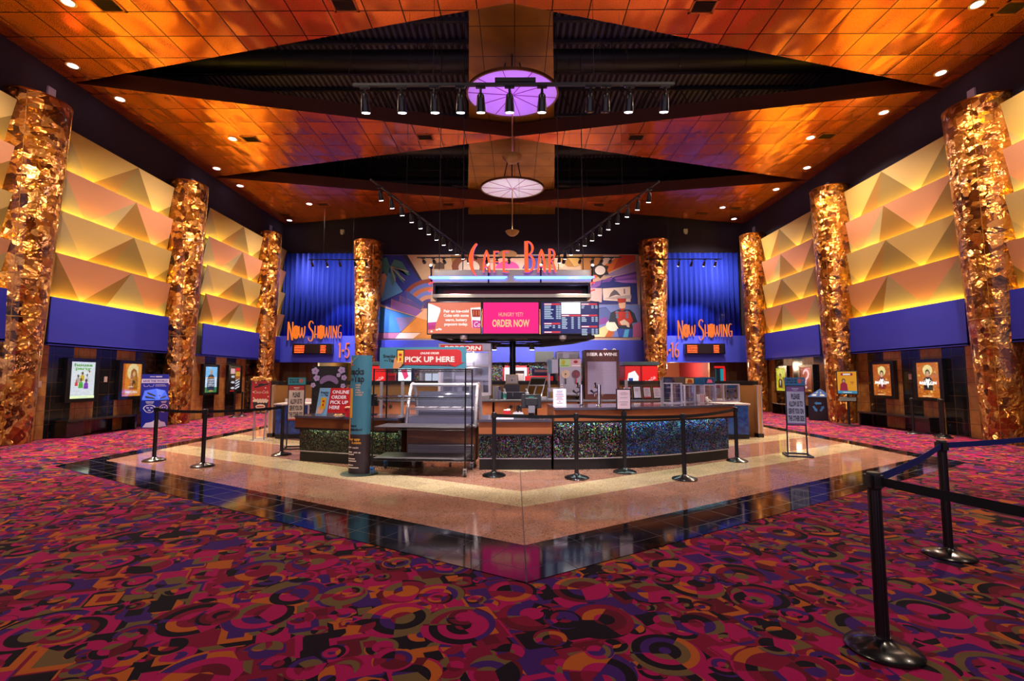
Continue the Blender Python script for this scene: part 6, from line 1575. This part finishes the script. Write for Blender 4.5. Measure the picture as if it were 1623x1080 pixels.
# soft drink machines and lit advert pillars behind the partition
def soda(x, y, lab, mir=1):
    t = thing('drink_machine', lab, 'drinks machine', (x, y, .006), 0, 'red soft drink machines'); m = MB(); m.box(-.52, .52, 0, .7, 0, 1.95, 0); m.build('body', pm('#b8141c', .35), t, False, .02)
    m = MB(); m.box(-.56, .56, -.03, .72, 1.95, 2.06); m.build('top', pm('#5a7478', .4), t, False, .01)
    m = MB(); m.box(-.50, -.03, -.012, 0, 1.0, 1.92, 0); m.box(.03, .50, -.012, 0, 1.0, 1.92, 1); m.slab([(-.46*mir, 1.35), (-.1*mir, 1.35), (-.08*mir, 1.6), (-.2*mir, 1.78), (-.4*mir, 1.7)], -.016, -.012, 2); m.slab([(-.38*mir, 1.2), (-.28*mir, 1.2), (-.26*mir, 1.55), (-.4*mir, 1.55)], -.02, -.016, 3); m.text('Coca-Cola', .27, 1.5, .1, -.015, 2, w=.36, bold=False, shear=.2, rot=.5); m.build('lit_front', [em('#e02420', 1.), em('#e81c18', 1.1), em('#f8f0f0', 1.1), em('#28489a', .8)], t)
soda(3.95, 15.0, 'red soft drink machine right of the Beer and Wine kiosk'); soda(-4.55, 15.0, 'red soft drink machine behind the banner column')
def pillar(x, y, w, z1, lab, cols):
    t = thing('lit_pillar', lab, 'lit advert', (x, y, .006), 0, 'lit advert pillars'); m = MB(); m.box(-w/2-.03, w/2+.03, 0, .3, 0, z1+.04); m.build('case', pm('#1c2c78', .4), t)
    m = MB(); m.box(-w/2, w/2, -.01, 0, 1.0, z1, 0); m.slab([(-w*.3, z1-.1), (w*.1, z1-.05), (w*.3, z1-.3), (0, z1-.4)], -.014, -.01, 1); m.slab([(-w*.35, z1-.7), (-w*.1, z1-.4), (w*.1, z1-.7)], -.014, -.01, 2); m.box(-w*.3, w*.3, -.014, -.01, 1.05, 1.3, 3)
    m.box(-w*.3, w*.32, -.016, -.012, z1-.5, z1-.44, 2); m.build('lit_face', [em(c, 1.3) for c in cols], t)
pillar(2.98, 15.2, .34, 1.72, 'narrow lit advert pillar right of the kiosk', ('#d8e8ff', '#38c890', '#2848c0', '#d04890')); pillar(-3.42, 14.9, .40, 1.9, 'narrow lit advert pillar behind the wire rack', ('#e8f4ff', '#d83a68', '#2858d0', '#3ab0a0'))
t = thing('red_cooler', 'dark red cooler box beside the kiosk pillar', 'cooler', (3.19, 14.75, .006)); m = MB(); m.box(-.16, .16, 0, .3, 0, 1.5); m.build('body', pm('#a0102c', .4), t, False, .01); m = MB(); m.box(-.17, .17, -.01, .31, 1.5, 1.56); m.build('lid', pm('#c02038', .4), t)
t = thing('red_cooler', 'red cooler box behind the wire rack partition', 'cooler', (-3.85, 14.7, .006)); m = MB(); m.box(-.12, .18, 0, .3, 0, 1.62); m.build('body', pm('#a0102c', .4), t, False, .01); m = MB(); m.box(-.12, .18, -.01, .31, 1.62, 1.70); m.build('lid', pm('#d01c24', .4), t)
for i, x in enumerate((4.35, 4.68)):
    t = thing('cup_tower', 'tall dark cup dispenser, %s of two beside the menu frames' % ('left' if i == 0 else 'right'), 'dispenser', (x, 13.6, .967)); m = MB(); m.box(-.13, .13, 0, .3, 0, .62); m.build('body', pm('#1c1c34', .3), t, False, .008); m = MB(); m.box(-.10, .10, -.006, 0, .06, .56, 0); m.box(-.06, .06, -.008, -.006, .3, .36, 1); m.build('front', [pm('#3a3a64', .15), pm('#a89ac0', .4)], t)
# small things seen between rack and partition
t = thing('hot_cabinet', 'steel hot cabinet with lit panes behind the wire rack', 'hot cabinet', (-2.42, 14.9, .006)); m = MB(); m.box(-.55, .62, 0, .5, 0, 1.42); m.box(-.55, .62, 0, .5, 1.72, 1.86); m.box(-.55, -.47, 0, .5, 1.42, 1.72); m.box(.54, .62, 0, .5, 1.42, 1.72); m.build('body', M_steel, t, False, .01)
m = MB()
for i in range(4): m.box(-.42+i*.23, -.22+i*.23, .3, .32, 1.46, 1.70)
m.build('lit_pane', em('#cfd8f0', .8), t)
t = thing('till_monitor', 'black tilted till monitor behind the banner column', 'till', (-2.75, 9.02, .866), R(-15)); m = MB(); m.box(-.1, .1, -.02, .16, 0, .02); m.bar((0, .06, .02), (0, .06, .2), .05, .05); m.build('stand', M_black, t); m = MB(); m.cbox((0, .04, .28), (.34, .04, .24), 0, Matrix.Rotation(R(20), 3, 'X')); m.build('monitor', pm('#16161a', .4), t, False, .008)
# dark promotional standee
t = thing('standee', 'black cardboard standee with lilac flowers left of the banner column', 'standee', (-4.42, 11.6, .006), R(6))
Mst = [pm('#141318', .6), pm('#b8a8dc', .6), pm('#8a72a8', .6), pm('#d8bcc0', .5), pm('#2a262e', .5), pm('#5a68a8', .5)]
m = MB(); m.box(-.47, .33, 0, .03, .0, 1.84, 0); m.box(-.2, .05, -.02, 0, .7, 1.06, 3); m.box(-.2, .05, -.024, -.02, 1.0, 1.05, 0); m.box(-.14, -.01, -.024, -.02, .86, .88, 0); m.build('board', Mst, t)
m = MB()
m.stroke(arc(-.07, 1.38, .19, .17, 170, 10, 12), [.05, .1, .12, .14, .14, .14, .14, .14, .14, .14, .12, .1, .05], -.02, 0, 2)
m.stroke(arc(-.07, 1.28, .34, .2, 200, 340, 14), .09, -.015, 0, 4)
for cx, cz, s in ((.22, 1.74, 1.), (.28, 1.56, .8), (.26, 1.36, .7), (-.40, 1.72, 1.), (-.36, 1.55, .9), (-.44, 1.38, .7), (.15, 1.62, .6)):
    for i in range(5): a = 2*PI*i/5+cx*9; m.disc(cx+.05*s*math.cos(a), cz+.05*s*math.sin(a), .04*s, .04*s, -.012-.001*i, 1, 10)
    m.disc(cx, cz, .02*s, .02*s, -.02, 2, 8)
m.build('flowers', Mst, t)
m = MB(); m.add([(-.3, .03, 1.2), (-.3, .4, 0), (-.28, .4, 0), (-.28, .03, 1.2)], [(0,1,2,3)]); m.add([(.2, .03, 1.2), (.2, .4, 0), (.22, .4, 0), (.22, .03, 1.2)], [(0,1,2,3)]); m.build('strut', M_black, t)
t = thing('blue_bin', 'blue grey cabinet right of the black standee', 'cabinet', (-3.88, 11.75, .006)); m = MB(); m.box(-.2, .2, 0, .4, 0, 1.35, 0); m.box(-.2, .2, -.012, 0, 1.08, 1.13, 1); m.box(-.15, .15, -.01, 0, 1.38-.2, 1.3, 2); m.build('body', [pm('#4a5aa0', .5), M_white, pm('#3a2a68', .4)], t, False, .006); m = MB(); m.box(-.12, .12, .1, .3, 1.35, 1.42); m.build('lid', M_grey, t)
# red door frame lit niche at the far right
t = thing('lit_doorway_sign', 'red outlined teal screen on the far right back wall', 'screen', (10.45, 24.46, 1.35)); m = MB(); m.box(-.28, .24, -.04, 0, .72, .82); m.box(.16, .26, -.04, 0, -.1, .72); m.build('red_frame', em('#d01c1c', 1.2), t); m = MB(); m.box(-.22, .16, -.03, 0, -.05, .68, 0); m.box(-.22, .0, -.034, -.03, -.05, .68, 1); m.build('screen', [em('#1a9aa8', .8), em('#102838', .5)], t)
t = thing('wall_clock', 'small pale round clock in the right corridor', 'clock', (8.75, 28.98, 1.95)); m = MB(); m.disc(0, 0, .2, .2, -.05, 0, 24, .05); m.build('face', pm('#e8d8b0', .5), t); m = MB(); m.box(-.01, .01, -.06, -.05, 0, .14); m.box(0, .1, -.06, -.05, -.01, .01); m.build('hands', M_black, t)
# ------------------------------------------------------------------ ceiling lamps
M_dl = em('#f4eaff', 14.)
WARM = (1., .80, .62)
spots = [(-11.4, 11.68, 'at the wall corner of the nearest left copper piece'), (-9.58, 9.6, 'in the middle of the nearest left copper piece'),
 (-11.4, 13.16, 'at the near wall corner of the second left copper piece'), (-9.5, 15.47, 'in the middle of the second left copper piece'), (-11.45, 17.74, 'at the far wall corner of the second left copper piece'),
 (-11.5, 19.4, 'at the near wall corner of the third left copper piece'), (-9.5, 21.5, 'in the middle of the third left copper piece'), (-11.5, 23.8, 'at the far wall corner of the third left copper piece'),
 (9.98, 9.77, 'in the middle of the nearest right copper piece'), (11.26, 12.1, 'at the wall corner of the nearest right copper piece'),
 (11.2, 13.98, 'at the near wall corner of the second right copper piece'), (9.92, 15.5, 'in the middle of the second right copper piece'), (11.2, 17.8, 'at the far wall corner of the second right copper piece'),
 (11.16, 19.9, 'at the near wall corner of the third right copper piece'), (9.82, 22.08, 'in the middle of the third right copper piece'), (11.1, 23.7, 'at the far wall corner of the third right copper piece'),
 (-9.5, 3.5, 'added out of view over the entrance carpet on the left'), (9.8, 3.8, 'added out of view over the entrance carpet on the right'), (-3.6, 3.45, 'added out of view over the entrance carpet left of centre'), (3.9, 3.55, 'added out of view over the entrance carpet right of centre')]  # last four: unseen lights added to brighten the near carpet
for i, (x, y, w) in enumerate(spots):
    t = thing('downlight', 'round recessed ceiling light '+w, 'ceiling light', (x, y, ZS), 0, 'downlights in the copper ceiling')
    m = MB(); m.lathe([(.15, -.012), (.15, 0), (.11, 0), (.11, -.012), (.15, -.012)], n=24, caps=False); m.build('trim_ring', pm('#d8c0a0', .3, .6), t, True)
    m = MB(); m.lathe([(.108, -.008), (.108, -.002)], n=24); m.build('lens', M_dl, t)
    pw = 2400 if y > 5 else 430
    lamp('downlight_lamp', 'SPOT', (x, y, ZS-.03), pw*(.62 if abs(x) < 10.5 else .8), WARM, ((x*.93, y-.2, 0) if abs(x) < 10.5 else (x*.72, min(y, 21.)-.2, 0)), .1, 140 if abs(x) < 10.5 else 66, .8)
# ------------------------------------------------------------------ camera, world, view
cd = bpy.data.cameras.new('camera'); cam = bpy.data.objects.new('camera', cd); COL.objects.link(cam)
cd.sensor_width = 36; cd.lens = 758*36/1623; cd.clip_start = .05; cd.clip_end = 200
cam.location = (0, 0, 1.55); cam.rotation_euler = (PI/2+.0789, 0, .0056)
S.camera = cam
W = bpy.data.worlds.new('ambient_fill'); S.world = W; W.use_nodes = True  # mauve ambient fill added to brighten the lobby from its open side
W.node_tree.nodes['Background'].inputs[0].default_value = (.62, .5, .62, 1)
W.node_tree.nodes['Background'].inputs[1].default_value = .68
S.view_settings.view_transform = 'Standard'; S.view_settings.look = 'None'
S.view_settings.exposure = 1.25; S.view_settings.gamma = 1; S.view_settings.use_curve_mapping = False
cy = S.cycles
cy.max_bounces = 6; cy.diffuse_bounces = 3; cy.glossy_bounces = 4; cy.transparent_max_bounces = 12; cy.transmission_bounces = 2
cy.caustics_reflective = False; cy.caustics_refractive = False; cy.sample_clamp_indirect = 4.; cy.sample_clamp_direct = 0.
cy.use_denoising = True; cy.use_light_tree = True
try: cy.denoiser = 'OPENIMAGEDENOISE'
except Exception: pass
bpy.context.view_layer.update()
